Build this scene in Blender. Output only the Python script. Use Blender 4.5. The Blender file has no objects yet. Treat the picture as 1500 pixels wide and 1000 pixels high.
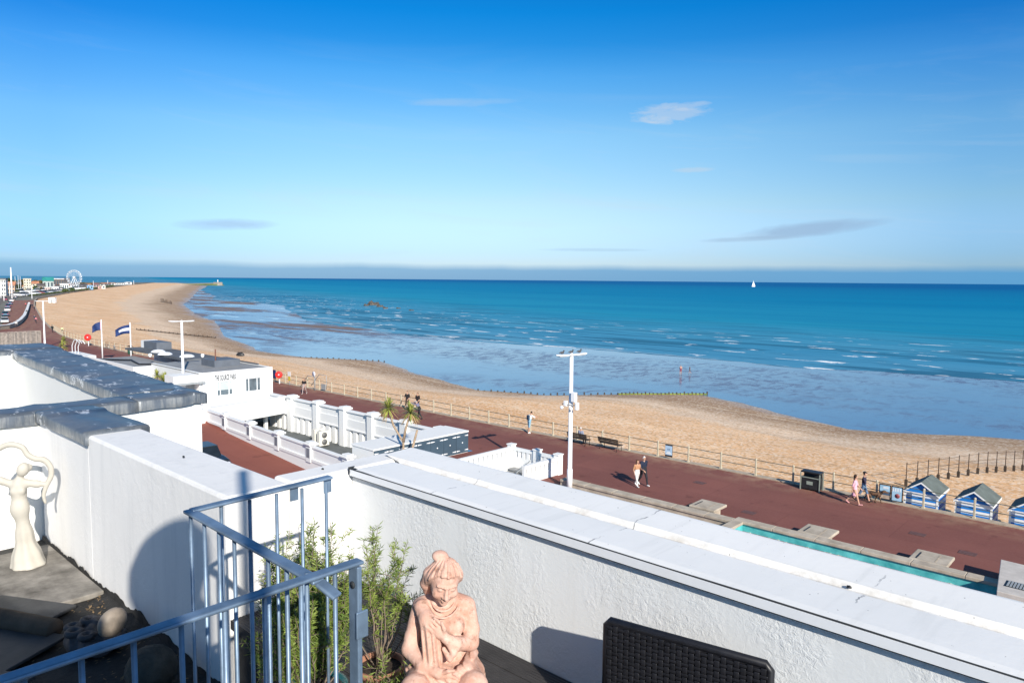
import bpy, math, random
import numpy as np
from mathutils import Vector, Matrix
random.seed(7); np.random.seed(7)
R = math.radians; PI = math.pi
sc = bpy.context.scene
COL = sc.collection
# ---------------------------------------------------------------- camera
F = 1060.0; AZ = R(42.7); PIT = math.atan(90 / F); ROLL = .0085
EYE = Vector((0, 0, 12.0))
_r = Vector((math.cos(AZ), math.sin(AZ), 0))
_f = Vector((-math.sin(AZ) * math.cos(PIT), math.cos(AZ) * math.cos(PIT), -math.sin(PIT)))
_u = _r.cross(_f)
RT = _r * math.cos(ROLL) + _u * math.sin(ROLL); UP = _u * math.cos(ROLL) - _r * math.sin(ROLL)
cam_d = bpy.data.cameras.new('camera'); cam = bpy.data.objects.new('camera', cam_d); COL.objects.link(cam)
cam_d.sensor_width = 36; cam_d.lens = 36 * F / 1500; cam_d.clip_start = .05; cam_d.clip_end = 120000
cam.matrix_world = Matrix(((RT.x, UP.x, -_f.x, 0), (RT.y, UP.y, -_f.y, 0), (RT.z, UP.z, -_f.z, 12), (0, 0, 0, 1)))
sc.camera = cam
def ray(x, y): return _f + RT * ((x - 750) / F) + UP * ((500 - y) / F)
def at(x, y, z):                       # surveyed spot on the level z
    d = ray(x, y); return EYE + d * ((z - 12) / d.z)
# ---------------------------------------------------------------- objects
XF = {}
def tag(o, label=None, cat=None, group=None, kind=None):
    if label: o['label'] = label
    if cat: o['category'] = cat
    if group: o['group'] = group
    if kind: o['kind'] = kind
    return o
def thing(name, label, cat, loc=(0, 0, 0), rz=0, group=None):
    o = bpy.data.objects.new(name, None); COL.objects.link(o)
    o.location = loc; o.rotation_euler = (0, 0, rz); o.empty_display_size = .2
    XF[o] = (Vector(loc), rz); return tag(o, label, cat, group)
def copy_tree(o, parent=None):
    c = o.copy(); COL.objects.link(c); c.parent = parent
    if parent is None: XF[c] = XF.get(o, (Vector(), 0))
    for ch in list(o.children): copy_tree(ch, c)
    return c
def put(o, loc, rz=0, label=None, group=None):
    o.location = loc; o.rotation_euler = (0, 0, rz); XF[o] = (Vector(loc), rz); return tag(o, label, None, group)
class MB:
    def __init__(s): s.v = []; s.f = []; s.m = []; s.s = []; s.mi = 0; s.sm = False
    def add(s, vs, fs):
        b = len(s.v); s.v += [tuple(v) for v in vs]
        for f in fs: s.f.append([b + i for i in f]); s.m.append(s.mi); s.s.append(s.sm)
        return s
    def box(s, x0, y0, z0, x1, y1, z1):
        x0, x1 = min(x0, x1), max(x0, x1); y0, y1 = min(y0, y1), max(y0, y1); z0, z1 = min(z0, z1), max(z0, z1)
        return s.add([(x0, y0, z0), (x1, y0, z0), (x1, y1, z0), (x0, y1, z0), (x0, y0, z1), (x1, y0, z1), (x1, y1, z1), (x0, y1, z1)],
                     [(0, 3, 2, 1), (4, 5, 6, 7), (0, 1, 5, 4), (1, 2, 6, 5), (2, 3, 7, 6), (3, 0, 4, 7)])
    def cbox(s, cx, cy, z0, wx, wy, h): return s.box(cx - wx / 2, cy - wy / 2, z0, cx + wx / 2, cy + wy / 2, z0 + h)
    def obox(s, c, ax, ay, az):        # centre and three half-axis vectors
        c, ax, ay, az = map(Vector, (c, ax, ay, az)); vs = []
        for k in (-1, 1):
            for i, j in ((-1, -1), (1, -1), (1, 1), (-1, 1)): vs.append(c + ax * i + ay * j + az * k)
        return s.add(vs, [(0, 3, 2, 1), (4, 5, 6, 7), (0, 1, 5, 4), (1, 2, 6, 5), (2, 3, 7, 6), (3, 0, 4, 7)])
    def beam(s, a, b, w, h, up=(0, 0, 1)):
        a, b = Vector(a), Vector(b); d = (b - a); x = d.normalized(); y = Vector(up).cross(x)
        if y.length < 1e-4: y = Vector((0, 1, 0)).cross(x)
        y.normalize(); z = x.cross(y)
        return s.obox((a + b) / 2, d / 2, y * (w / 2), z * (h / 2))
    def tube(s, pts, r, n=8, cap=True):
        pts = [Vector(p) for p in pts]; k = len(pts)
        rs = r if isinstance(r, (list, tuple)) else [r] * k
        vs = []; prev = None
        for i, p in enumerate(pts):
            t = (pts[min(i + 1, k - 1)] - pts[max(i - 1, 0)]); t = t.normalized() if t.length > 1e-9 else Vector((0, 0, 1))
            if prev is None:
                a = Vector((0, 0, 1)) if abs(t.z) < .9 else Vector((1, 0, 0)); x = t.cross(a).normalized()
            else:
                x = prev - t * prev.dot(t); x = x.normalized() if x.length > 1e-6 else t.orthogonal().normalized()
            y = t.cross(x); prev = x
            for j in range(n):
                q = 2 * PI * j / n; vs.append(p + (x * math.cos(q) + y * math.sin(q)) * rs[i])
        fs = []
        for i in range(k - 1):
            for j in range(n):
                fs.append((i * n + j, i * n + (j + 1) % n, (i + 1) * n + (j + 1) % n, (i + 1) * n + j))
        o = s.sm; s.sm = True
        if cap: fs2 = [tuple(range(n - 1, -1, -1)), tuple((k - 1) * n + j for j in range(n))]
        else: fs2 = []
        s.add(vs, fs + fs2); s.sm = o; return s
    def extr(s, poly, vec):
        poly = [Vector(p) for p in poly]; vec = Vector(vec); n = len(poly)
        fs = [tuple(range(n - 1, -1, -1)), tuple(range(n, 2 * n))] + [(i, (i + 1) % n, n + (i + 1) % n, n + i) for i in range(n)]
        nrm = Vector()
        for i in range(n): nrm += poly[i].cross(poly[(i + 1) % n])
        if nrm.dot(vec) < 0: fs = [tuple(reversed(f)) for f in fs]
        return s.add(poly + [p + vec for p in poly], fs)
    def lathe(s, prof, c=(0, 0, 0), n=20):
        vs = []; c = Vector(c)
        for r, z in prof:
            for j in range(n): q = 2 * PI * j / n; vs.append((c.x + r * math.cos(q), c.y + r * math.sin(q), c.z + z))
        fs = []
        for i in range(len(prof) - 1):
            for j in range(n): fs.append((i * n + j, i * n + (j + 1) % n, (i + 1) * n + (j + 1) % n, (i + 1) * n + j))
        o = s.sm; s.sm = True; s.add(vs, fs); s.sm = o; return s
    def ball(s, c, rx, ry=None, rz=None, n=10, jit=0, rnd=None):
        ry = rx if ry is None else ry; rz = rx if rz is None else rz; vs = []; fs = []; m = n // 2 + 1
        for i in range(m):
            a = PI * i / (m - 1) - PI / 2
            for j in range(n):
                q = 2 * PI * j / n; k = 1 + (random.uniform(-jit, jit) if jit else 0)
                vs.append((c[0] + rx * k * math.cos(a) * math.cos(q), c[1] + ry * k * math.cos(a) * math.sin(q), c[2] + rz * k * math.sin(a)))
        for i in range(m - 1):
            for j in range(n): fs.append((i * n + j, i * n + (j + 1) % n, (i + 1) * n + (j + 1) % n, (i + 1) * n + j))
        o = s.sm; s.sm = True; s.add(vs, fs); s.sm = o; return s
    def mesh(s, name, mats):
        me = bpy.data.meshes.new(name); me.from_pydata(s.v, [], s.f)
        for m in (mats if isinstance(mats, (list, tuple)) else [mats]): me.materials.append(m)
        me.polygons.foreach_set('material_index', s.m); me.polygons.foreach_set('use_smooth', s.s); me.update(); return me
    def build(s, name, mats, parent=None, loc=None, local=False, bevel=0):
        """world coordinates unless local; with loc and no parent: a top-level mesh with its origin there"""
        root = parent
        while root is not None and root.parent is not None: root = root.parent
        o0 = None
        if root is not None and not local: o0 = XF[root]
        elif root is None and loc is not None: o0 = (Vector(loc), 0)
        if o0:
            L, a = o0; c, sn = math.cos(-a), math.sin(-a); nv = []
            for x, y, z in s.v:
                x -= L.x; y -= L.y; nv.append((x * c - y * sn, x * sn + y * c, z - L.z))
            s.v = nv
        o = bpy.data.objects.new(name, s.mesh(name, mats)); COL.objects.link(o); o.parent = parent
        if parent is None and loc is not None: o.location = loc; XF[o] = (Vector(loc), 0)
        elif parent is None: XF[o] = (Vector(), 0)
        if bevel:
            b = o.modifiers.new('bevel', 'BEVEL'); b.width = bevel; b.segments = 2; b.limit_method = 'ANGLE'; b.angle_limit = R(40)
        return o
def structure(name, mb, mats, **k): return tag(mb.build(name, mats, **k), kind='structure')
# ---------------------------------------------------------------- signed distance modelling (bodies, statues)
def g_sphere(P, c, r): return np.sqrt(((P - np.array(c, np.float32)) ** 2).sum(-1)) - r
def g_cap(P, a, b, ra, rb):
    a = np.array(a, np.float32); b = np.array(b, np.float32); ab = b - a
    t = np.clip(((P - a) @ ab) / max(float(ab @ ab), 1e-9), 0, 1)
    d = P - a - t[..., None] * ab
    return np.sqrt((d * d).sum(-1)) - (ra + (rb - ra) * t)
def rotm(rx=0, ry=0, rz=0):
    return np.array(Matrix.Rotation(rz, 3, 'Z') @ Matrix.Rotation(ry, 3, 'Y') @ Matrix.Rotation(rx, 3, 'X'), np.float32)
def g_ell(P, c, r, rot=None):
    q = P - np.array(c, np.float32)
    if rot is not None: q = q @ rot
    r = np.array(r, np.float32); k0 = np.sqrt(((q / r) ** 2).sum(-1)); k1 = np.sqrt(((q / (r * r)) ** 2).sum(-1)) + 1e-9
    return k0 * (k0 - 1) / k1
def g_box(P, c, h, rad=.0, rot=None):
    q = P - np.array(c, np.float32)
    if rot is not None: q = q @ rot
    q = np.abs(q) - (np.array(h, np.float32) - rad); m = np.maximum(q, 0)
    return np.sqrt((m * m).sum(-1)) + np.minimum(q.max(-1), 0) - rad
def smin(a, b, k):
    if k <= 0: return np.minimum(a, b)
    h = np.clip(.5 + .5 * (b - a) / k, 0, 1); return b * (1 - h) + a * h - k * h * (1 - h)
def smax(a, b, k): return -smin(-a, -b, k)
def surface(fn, lo, hi, h):
    lo = np.array(lo, np.float32); n = np.ceil((np.array(hi) - lo) / h).astype(int) + 1
    ax = [lo[i] + h * np.arange(n[i], dtype=np.float32) for i in range(3)]
    P = np.stack(np.meshgrid(*ax, indexing='ij'), -1); V = fn(P).astype(np.float32)
    S = V < 0
    c = [S[i:n[0] - 1 + i, j:n[1] - 1 + j, k:n[2] - 1 + k] for i in (0, 1) for j in (0, 1) for k in (0, 1)]
    any_ = np.logical_or.reduce(c); all_ = np.logical_and.reduce(c); act = any_ & ~all_
    idx = np.argwhere(act); ids = -np.ones(act.shape, int); ids[tuple(idx.T)] = np.arange(len(idx))
    acc = np.zeros((len(idx), 3)); cnt = np.zeros(len(idx))
    co = [np.array(o) for o in ((0, 0, 0), (0, 0, 1), (0, 1, 0), (0, 1, 1), (1, 0, 0), (1, 0, 1), (1, 1, 0), (1, 1, 1))]
    for a in range(8):
        for b in range(a + 1, 8):
            if abs(co[a] - co[b]).sum() != 1: continue
            va = V[tuple((idx + co[a]).T)]; vb = V[tuple((idx + co[b]).T)]; m = (va < 0) != (vb < 0)
            t = np.where(m, va / np.where(m, va - vb, 1), 0)
            p = co[a] + t[:, None] * (co[b] - co[a]); acc[m] += p[m]; cnt[m] += 1
    vs = lo + h * (idx + acc / cnt[:, None])
    fs = []
    for d in range(3):
        e1, e2 = [(1, 2), (2, 0), (0, 1)][d]
        sl0 = [slice(None)] * 3; sl1 = [slice(None)] * 3; sl0[d] = slice(0, -1); sl1[d] = slice(1, None)
        A = S[tuple(sl0)]; B = S[tuple(sl1)]; q = np.argwhere(A != B)
        ok = (q[:, e1] > 0) & (q[:, e2] > 0) & (q[:, e1] < n[e1] - 1) & (q[:, e2] < n[e2] - 1); q = q[ok]
        flip = A[tuple(q.T)]
        u = np.zeros(3, int); u[e1] = 1; w = np.zeros(3, int); w[e2] = 1
        f = np.stack([ids[tuple((q - u - w).T)], ids[tuple((q - w).T)], ids[tuple(q.T)], ids[tuple((q - u).T)]], 1)
        f[~flip] = f[~flip][:, ::-1]; fs.append(f)
    return vs, np.concatenate(fs)
def add_surface(mb, fn, lo, hi, h, label=None):
    vs, fs = surface(fn, lo, hi, h); b = len(mb.v)
    mb.v += [tuple(map(float, v)) for v in vs]
    mm = [mb.mi] * len(fs) if label is None else label(vs[fs].mean(1).astype(np.float32))
    for f, m in zip(fs.tolist(), mm): mb.f.append([b + i for i in f]); mb.m.append(int(m)); mb.s.append(True)
    return mb
# ---------------------------------------------------------------- materials
class NT:
    def __init__(s, name):
        s.m = bpy.data.materials.new(name); s.m.use_nodes = True; s.t = s.m.node_tree; s.b = s.t.nodes['Principled BSDF']
    def n(s, typ, ins=None, **kw):
        x = s.t.nodes.new(typ)
        for k, v in kw.items(): setattr(x, k, v)
        for k, v in (ins or {}).items():
            if isinstance(v, bpy.types.NodeSocket): s.t.links.new(v, x.inputs[k])
            else: x.inputs[k].default_value = v
        return x
    def set(s, **kw):
        for k, v in kw.items():
            k = k.replace('_', ' ')
            if isinstance(v, bpy.types.NodeSocket): s.t.links.new(v, s.b.inputs[k])
            else: s.b.inputs[k].default_value = v
    def pos(s, scale=(1, 1, 1), obj=False):
        src = s.n('ShaderNodeTexCoord').outputs['Object'] if obj else s.n('ShaderNodeNewGeometry').outputs['Position']
        return s.n('ShaderNodeVectorMath', {0: src, 1: scale}, operation='MULTIPLY').outputs[0]
    def noise(s, v, scale, detail=4, rough=.55, dist=0, out='Fac'):
        return s.n('ShaderNodeTexNoise', {'Vector': v, 'Scale': scale, 'Detail': detail, 'Roughness': rough, 'Distortion': dist}).outputs[out]
    def ramp(s, f, stops, interp='LINEAR'):
        r = s.n('ShaderNodeValToRGB', {'Fac': f}); r.color_ramp.interpolation = interp; e = r.color_ramp.elements
        while len(e) < len(stops): e.new(.5)
        for i, (p, c) in enumerate(stops):
            e[i].position = p; e[i].color = (c, c, c, 1) if isinstance(c, (int, float)) else (*c, 1)
        return r.outputs[0]
    def mr(s, v, a, b, c=0, d=1): return s.n('ShaderNodeMapRange', {0: v, 1: a, 2: b, 3: c, 4: d}, clamp=True).outputs[0]
    def math(s, op, a, b=0.0): return s.n('ShaderNodeMath', {0: a, 1: b}, operation=op).outputs[0]
    def mix(s, f, a, b):
        x = s.n('ShaderNodeMix', data_type='RGBA')
        for i, v in ((0, f), (6, a), (7, b)):
            if isinstance(v, bpy.types.NodeSocket): s.t.links.new(v, x.inputs[i])
            else: x.inputs[i].default_value = v if i == 0 else (*v, 1)
        return x.outputs[2]
    def bump(s, h, strength=.3, dist=.02, nrm=None):
        d = {'Height': h, 'Strength': strength, 'Distance': dist}
        if nrm is not None: d['Normal'] = nrm
        return s.n('ShaderNodeBump', d).outputs[0]
def mul(c, k): return tuple(min(1, x * k) for x in c)
def M(name, col, rough=.75, var=.15, scale=3.0, bump=0, bscale=40, bdist=.01, metal=0, spec=.4, col2=None, obj=True, **kw):
    t = NT(name); v = t.pos(obj=obj); a = t.noise(v, scale, 5, .6)
    c = t.mix(t.mr(a, .3, .7), mul(col, 1 - var), col2 or mul(col, 1 + var))
    t.set(Base_Color=c, Roughness=rough, Metallic=metal, Specular_IOR_Level=spec, **kw)
    if bump: t.set(Normal=t.bump(t.noise(v, bscale, 5, .6), bump, bdist))
    return t.m
def stucco(name, col, coarse, dist, dirt=(.5, .48, .42), dirtamt=.25):
    t = NT(name); v = t.pos()
    big = t.noise(v, 1.4, 5, .6); streak = t.noise(t.pos((7, 7, .6)), 1.3, 5, .6)
    c = t.mix(t.mr(big, .35, .7), mul(col, .95), col)
    c = t.mix(t.math('MULTIPLY', t.mr(streak, .52, .72), dirtamt), c, dirt)
    h1 = t.noise(v, coarse, 6, .62, .6); h2 = t.noise(v, coarse * 4.2, 4, .6)
    h = t.math('ADD', t.mr(h1, .35, .65), t.math('MULTIPLY', h2, .5)); patch = t.mr(t.noise(v, 2.6, 4, .6), .40, .62, .12, 1)
    t.set(Base_Color=c, Roughness=.85, Specular_IOR_Level=.25, Normal=t.bump(t.math('MULTIPLY', h, patch), .38, dist))
    return t.m
WHITE = M('white_paint', (.78, .78, .77), .55, .03, .8, .15, 30, .004, obj=False)
RENDER = M('white_render', (.80, .80, .78), .8, .04, 1.2, .3, 14, .006, col2=(.74, .74, .71), obj=False)
STUCCO = stucco('rough_white_stucco', (.74, .76, .77), 38, .007, dirtamt=.16)
STUCCO2 = stucco('weathered_white_stucco', (.77, .765, .755), 16, .004, (.52, .53, .54), .3)
def roof_white():
    t = NT('white_roof_coating'); v = t.pos()
    a = t.noise(v, .9, 5, .6); b = t.noise(v, 26, 4, .7); cr = t.noise(v, 60, 2, .5)
    c = t.mix(t.mr(a, .3, .7), (.77, .76, .735), (.83, .815, .79))
    c = t.mix(t.math('MULTIPLY', t.mr(t.noise(v, 2.2, 5, .7), .55, .75), .22), c, (.58, .59, .58))
    s3 = t.n('ShaderNodeSeparateXYZ', {0: v}); xx, yy = s3.outputs[0], s3.outputs[1]
    jx = t.math('ADD', xx, t.math('MULTIPLY', t.math('SUBTRACT', t.noise(v, 5, 4, .7), .5), .09))
    lap = t.math('LESS_THAN', t.math('ABSOLUTE', t.math('SUBTRACT', t.math('FRACT', t.math('DIVIDE', jx, 1.15)), .25)), .0035)
    c = t.mix(t.math('MULTIPLY', lap, t.mr(t.noise(v, 7, 3, .6), .46, .58)), c, (.30, .30, .30))
    c = t.mix(t.math('MULTIPLY', t.mr(t.math('ABSOLUTE', t.math('SUBTRACT', yy, 3.10)), .05, .0), t.mr(t.noise(v, 9, 5, .7), .4, .65)), c, (.50, .47, .42))
    c = t.mix(t.math('MULTIPLY', t.mr(t.noise(t.pos((9, .8, 1)), 1.5, 4, .6), .56, .7), .25), c, (.55, .55, .53))
    c = t.mix(t.mr(cr, .74, .77), c, (.13, .12, .11))
    t.set(Base_Color=c, Roughness=.5, Specular_IOR_Level=.35, Normal=t.bump(t.math('ADD', a, t.math('MULTIPLY', b, .15)), .25, .02)); return t.m
ROOFW = roof_white()
def lead():
    t = NT('lead_sheet'); v = t.pos()
    n1 = t.noise(v, 2.5, 6, .65, .4); n2 = t.noise(t.pos((1, 1, .15)), 14, 5, .7)
    c = t.mix(t.mr(n1, .32, .68), (.072, .088, .110), (.17, .195, .225))
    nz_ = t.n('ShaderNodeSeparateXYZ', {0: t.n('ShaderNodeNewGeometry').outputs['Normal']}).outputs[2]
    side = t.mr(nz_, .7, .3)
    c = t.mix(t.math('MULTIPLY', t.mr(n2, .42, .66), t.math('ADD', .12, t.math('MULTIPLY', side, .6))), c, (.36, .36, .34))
    sp = t.noise(t.pos((1, 2.2, 1)), 3.4, 3, .55, .5)
    lump = t.noise(v, 30, 3, .6)
    spl = t.math('MULTIPLY', t.mr(sp, .585, .62), t.mr(lump, .45, .55))
    c = t.mix(spl, c, (.62, .63, .63))
    t.set(Base_Color=c, Roughness=t.mr(n1, .3, .7, .34, .55), Metallic=.35, Specular_IOR_Level=.5, Normal=t.bump(t.noise(v, 7, 4, .6), .35, .012)); return t.m
LEAD = lead()
GALV = M('galvanised_steel', (.17, .24, .33), .45, .32, 9, .12, 60, .003, metal=.45, spec=.5)
BLACKRAT = M('black_rattan', (.012, .012, .015), .42, .3, 30, .1, 80, .002)
DECK = M('dark_deck_board', (.035, .033, .034), .55, .3, 6, .2, 30, .004, obj=False)
SLATE = M('dark_slate', (.045, .047, .05), .6, .35, 3, .25, 20, .01, obj=False)
STONED = M('weathered_paving', (.17, .155, .135), .85, .45, 5, .6, 25, .01, col2=(.30, .28, .25), obj=False)
TIMBER = M('old_timber', (.09, .065, .045), .85, .4, 5, .5, 18, .012, obj=False)
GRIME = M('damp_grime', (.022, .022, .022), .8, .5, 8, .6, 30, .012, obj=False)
# ---------------------------------------------------------------- light
SUN_EL, SUN_AZ = R(27.5), R(116)       # azimuth clockwise from +Y
sd = Vector((math.sin(SUN_AZ) * math.cos(SUN_EL), math.cos(SUN_AZ) * math.cos(SUN_EL), math.sin(SUN_EL)))
sl = bpy.data.lights.new('sun', 'SUN'); so = bpy.data.objects.new('sun', sl); COL.objects.link(so)
sl.energy = 4.7; sl.angle = R(.53); sl.color = (1, .93, .82)
so.rotation_euler = (-sd).to_track_quat('-Z', 'Y').to_euler(); so.location = (20, -20, 40)
w = bpy.data.worlds.new('World'); sc.world = w; w.use_nodes = True
wt = NT.__new__(NT); wt.t = w.node_tree; wt.m = None
bg = w.node_tree.nodes['Background']
sky = wt.n('ShaderNodeTexSky', sky_type='NISHITA', sun_disc=False, sun_elevation=SUN_EL, sun_rotation=SUN_AZ, altitude=10, air_density=1.0, dust_density=.35, ozone_density=2.2)
hsv = wt.n('ShaderNodeHueSaturation', {'Hue': .5, 'Saturation': 1.3, 'Value': 1.0, 'Color': sky.outputs[0]})
dirn = wt.n('ShaderNodeTexCoord').outputs['Generated']
sep = wt.n('ShaderNodeSeparateXYZ', {0: dirn})
elev = sep.outputs[2]
az = wt.math('ARCTAN2', sep.outputs[0], sep.outputs[1])          # bearing from +Y
tint = wt.ramp(wt.mr(elev, 0, 1), [(0, (.50, .64, 1.15)), (.037, (.56, .70, 1.12)), (.102, (.90, .86, .89)), (.19, (1.0, 1.02, .98)), (.262, (.52, .92, 1.06)), (.30, (.16, .76, 1.02)), (.335, (.04, .72, 1.03)), (.365, (.05, .66, .98)), (.45, (.75, .85, .92)), (.75, (1.15, 1.02, .90))])
skyc = wt.n('ShaderNodeMix', {0: 1.0, 6: hsv.outputs[0], 7: tint}, data_type='RGBA', blend_type='MULTIPLY').outputs[2]
dz_ = wt.math('DIVIDE', wt.math('ADD', az, .745), .56)
side_ = wt.mr(wt.math('POWER', wt.math('ABSOLUTE', dz_), 2.0), 0, 1, 0, .85)
low_ = wt.mr(elev, .6, .42)
lat = wt.mix(wt.math('MULTIPLY', side_, low_), (1, 1, 1), (.60, .80, .97))     # the band of sky ahead is paler than either side
skyc = wt.n('ShaderNodeMix', {0: 1.0, 6: skyc, 7: lat}, data_type='RGBA', blend_type='MULTIPLY').outputs[2]
# thin high veil
ci = wt.noise(wt.n('ShaderNodeCombineXYZ', {0: wt.math('MULTIPLY', az, 3.2), 1: wt.math('ADD', wt.math('MULTIPLY', elev, 26.0), wt.math('MULTIPLY', az, 2.0)), 2: 4.4}).outputs[0], 1.0, 7, .62, 1.2)
skyc = wt.mix(wt.math('MULTIPLY', wt.math('MULTIPLY', wt.mr(ci, .52, .78), wt.mr(elev, .31, .12)), .22), skyc, (4.2, 4.9, 5.6))
def sdir(x, y): v = ray(x, y).normalized(); return math.atan2(v.x, v.y), v.z
def cloud(col, x, y, wx, wy, slope, amt, c, nscale, seed, thr):
    a0, e0 = sdir(x, y); wx /= F; wy /= F
    da = wt.math('SUBTRACT', az, a0); de = wt.math('SUBTRACT', wt.math('SUBTRACT', elev, e0), wt.math('MULTIPLY', da, slope))
    q = wt.math('ADD', wt.math('POWER', wt.math('DIVIDE', da, wx), 2.0), wt.math('POWER', wt.math('DIVIDE', de, wy), 2.0))
    vec = wt.n('ShaderNodeCombineXYZ', {0: wt.math('MULTIPLY', az, nscale), 1: wt.math('MULTIPLY', de, nscale * 3.2), 2: seed}).outputs[0]
    nz = wt.noise(vec, 1.0, 6, .62, .6)
    m = wt.math('SUBTRACT', wt.math('ADD', 1.0, wt.math('MULTIPLY', wt.math('SUBTRACT', nz, .5), thr)), q)
    return wt.mix(wt.math('MULTIPLY', wt.mr(m, 0, .9), amt), col, c)
SKYK = 10.0                              # sky colours below are in display units / world strength
def sk(r, g, b): return (r * SKYK * .55, g * SKYK * .55, b * SKYK * .55)
c = skyc
# the bank of sea fog along the horizon
bank = wt.math('ADD', .019, wt.math('MULTIPLY', wt.math('SUBTRACT', wt.noise(wt.n('ShaderNodeCombineXYZ', {0: wt.math('MULTIPLY', az, 9.0), 1: 0.0, 2: 2.0}).outputs[0], 1.0, 5, .5), .5), .008))
bk = wt.math('MULTIPLY', wt.mr(wt.math('SUBTRACT', bank, elev), -.003, .006), wt.mr(az, -1.3, -.15, .55, .92))
c = wt.mix(bk, c, sk(.14, .46, .84))
c = cloud(c, 1190, 335, 100, 11, .07, .55, sk(.36, .50, .74), 14, 1.3, 1.2)
c = cloud(c, 1100, 350, 75, 4, .03, .4, sk(.40, .56, .78), 16, 4.1, 1.2)
c = cloud(c, 330, 329, 70, 9, .05, .45, sk(.42, .56, .78), 16, 7.7, 1.4)
c = cloud(c, 978, 168, 60, 12, -.03, .40, sk(.80, .88, 1.0), 26, 9.2, 4.5)
c = cloud(c, 960, 176, 26, 7, -.1, .42, sk(.85, .92, 1.0), 30, 2.2, 3.0)
c = cloud(c, 1000, 155, 36, 6, .02, .35, sk(.80, .88, 1.0), 30, 8.2, 4.0)
c = cloud(c, 1015, 249, 32, 4, 0, .45, sk(.72, .86, 1.0), 20, 3.2, 1.6)
c = cloud(c, 670, 150, 90, 6, .03, .3, sk(.6, .78, 1.0), 20, 5.5, 2.0)
c = cloud(c, 870, 366, 90, 3, 0, .3, sk(.42, .62, .82), 12, 6.5, 1.5)
wt.t.links.new(c, bg.inputs['Color']); bg.inputs['Strength'].default_value = .1
vs_ = sc.view_settings; vs_.view_transform = 'Standard'; vs_.look = 'None'; vs_.exposure = .52; vs_.gamma = 1; vs_.use_curve_mapping = False
# ---------------------------------------------------------------- the shore
def interp(tab):
    xs = [p[0] for p in tab]; ys = [p[1] for p in tab]
    o = np.argsort(xs); xs = np.array(xs)[o]; ys = np.array(ys)[o]
    return lambda x: float(np.interp(x, xs, ys))
Yland = interp([(400, 42.95), (-120, 42.95), (-140, 43.3), (-165, 45.6), (-193, 50.8), (-231, 58.9), (-346, 85.5), (-452, 112), (-613, 174), (-735, 225), (-1160, 410), (-1660, 640)])
Yedge = interp([(400, 150), (60, 105), (-11, 87), (-25, 80), (-34, 84), (-41, 88), (-48, 90), (-56, 82), (-62, 74.5), (-72, 71), (-94, 77), (-111, 83), (-127, 76), (-142, 75.5), (-186, 89), (-254, 117), (-300, 131), (-339, 146), (-420, 176), (-488, 209), (-871, 385), (-1250, 560), (-1660, 760)])
Ywater = interp([(60000, 9000), (400, 210), (60, 154), (-18, 140), (-48, 135), (-76, 135), (-96, 134), (-130, 129), (-171, 130), (-215, 139), (-260, 155), (-320, 186), (-375, 214), (-430, 220), (-488, 228), (-560, 262), (-871, 388), (-1660, 764), (-1700, 420), (-2500, 0), (-60000, 0)])
xs = list(np.arange(64, -150, -1.1)) + list(np.arange(-150, -420, -3)) + list(np.arange(-420, -1661, -14))
from mathutils import noise as mn
def fbm(x, y, s): return mn.fractal(Vector((x * s, y * s, 3.3)), 1.0, 2.0, 5)
def beach():
    mb = MB(); mb.sm = True; n = 46; rows = []
    for x in xs:
        a = Yland(x) + .12; b = Yedge(x); r = []
        wob = fbm(x, 0, .08) * .9 + fbm(x, 40, .35) * .35
        for k in range(n):
            t = k / (n - 1) * 1.12; y = a + (b + wob - a) * t
            z = np.interp(t, [0, .05, .35, .5, .72, 1, 1.12], [-.75, -.8, -1.15, -1.75, -2.5, -3.47, -3.9])
            z += (fbm(x, y, .05) * .14 + fbm(x * .35, y, .3) * .05) * min(1, t * 5) * max(0, min(1, (1.02 - t) * 6))
            r.append((x, y, float(z)))
        rows.append(r)
    vs = [v for r in rows for v in r]; fs = []
    for i in range(len(rows) - 1):
        for k in range(n - 1): fs.append((i * n + k, (i + 1) * n + k, (i + 1) * n + k + 1, i * n + k + 1))
    mb.add(vs, [tuple(reversed(f)) for f in fs]); return mb
def shingle():
    t = NT('shingle'); v = t.pos()
    z = t.n('ShaderNodeSeparateXYZ', {0: v}).outputs[2]
    big = t.noise(t.pos((.35, 1, 1)), .16, 5, .6)
    peb = t.n('ShaderNodeTexVoronoi', {'Vector': v, 'Scale': 5.5}).outputs['Color']
    pv = t.n('ShaderNodeSeparateXYZ', {0: peb}).outputs[0]
    fine = t.noise(v, 4.5, 5, .75)
    c = t.mix(t.mr(big, .35, .65), (.73, .41, .19), (.84, .535, .30))
    zz = t.math('ADD', z, t.math('MULTIPLY', t.math('SUBTRACT', big, .5), .9))
    c = t.mix(t.mr(zz, -1.75, -1.95), c, (.72, .515, .345))
    c = t.mix(t.mr(zz, -2.25, -2.85), c, (.30, .175, .09))
    rd = t.noise(t.pos((.06, 1, 1)), .55, 5, .6, .3)
    c = t.mix(t.math('MULTIPLY', t.mr(rd, .50, .62), .38), c, (.50, .33, .19))
    c = t.mix(t.math('MULTIPLY', t.mr(rd, .44, .36), .35), c, (.86, .68, .46))
    c = t.mix(t.math('MULTIPLY', t.mr(pv, .55, 1), .55), c, (.84, .76, .64))
    c = t.mix(t.math('MULTIPLY', t.mr(pv, .32, .0), .6), c, (.30, .18, .10))
    c = t.mix(t.math('MULTIPLY', t.mr(fine, .60, .72), .35), c, (.16, .10, .06))
    h = t.math('ADD', fine, t.math('MULTIPLY', pv, .4))
    t.set(Base_Color=c, Roughness=t.mr(zz, -3.15, -3.45, .92, .35), Specular_IOR_Level=.25, Normal=t.bump(h, .5, .05)); return t.m
structure('shingle_beach', beach(), shingle())
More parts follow.
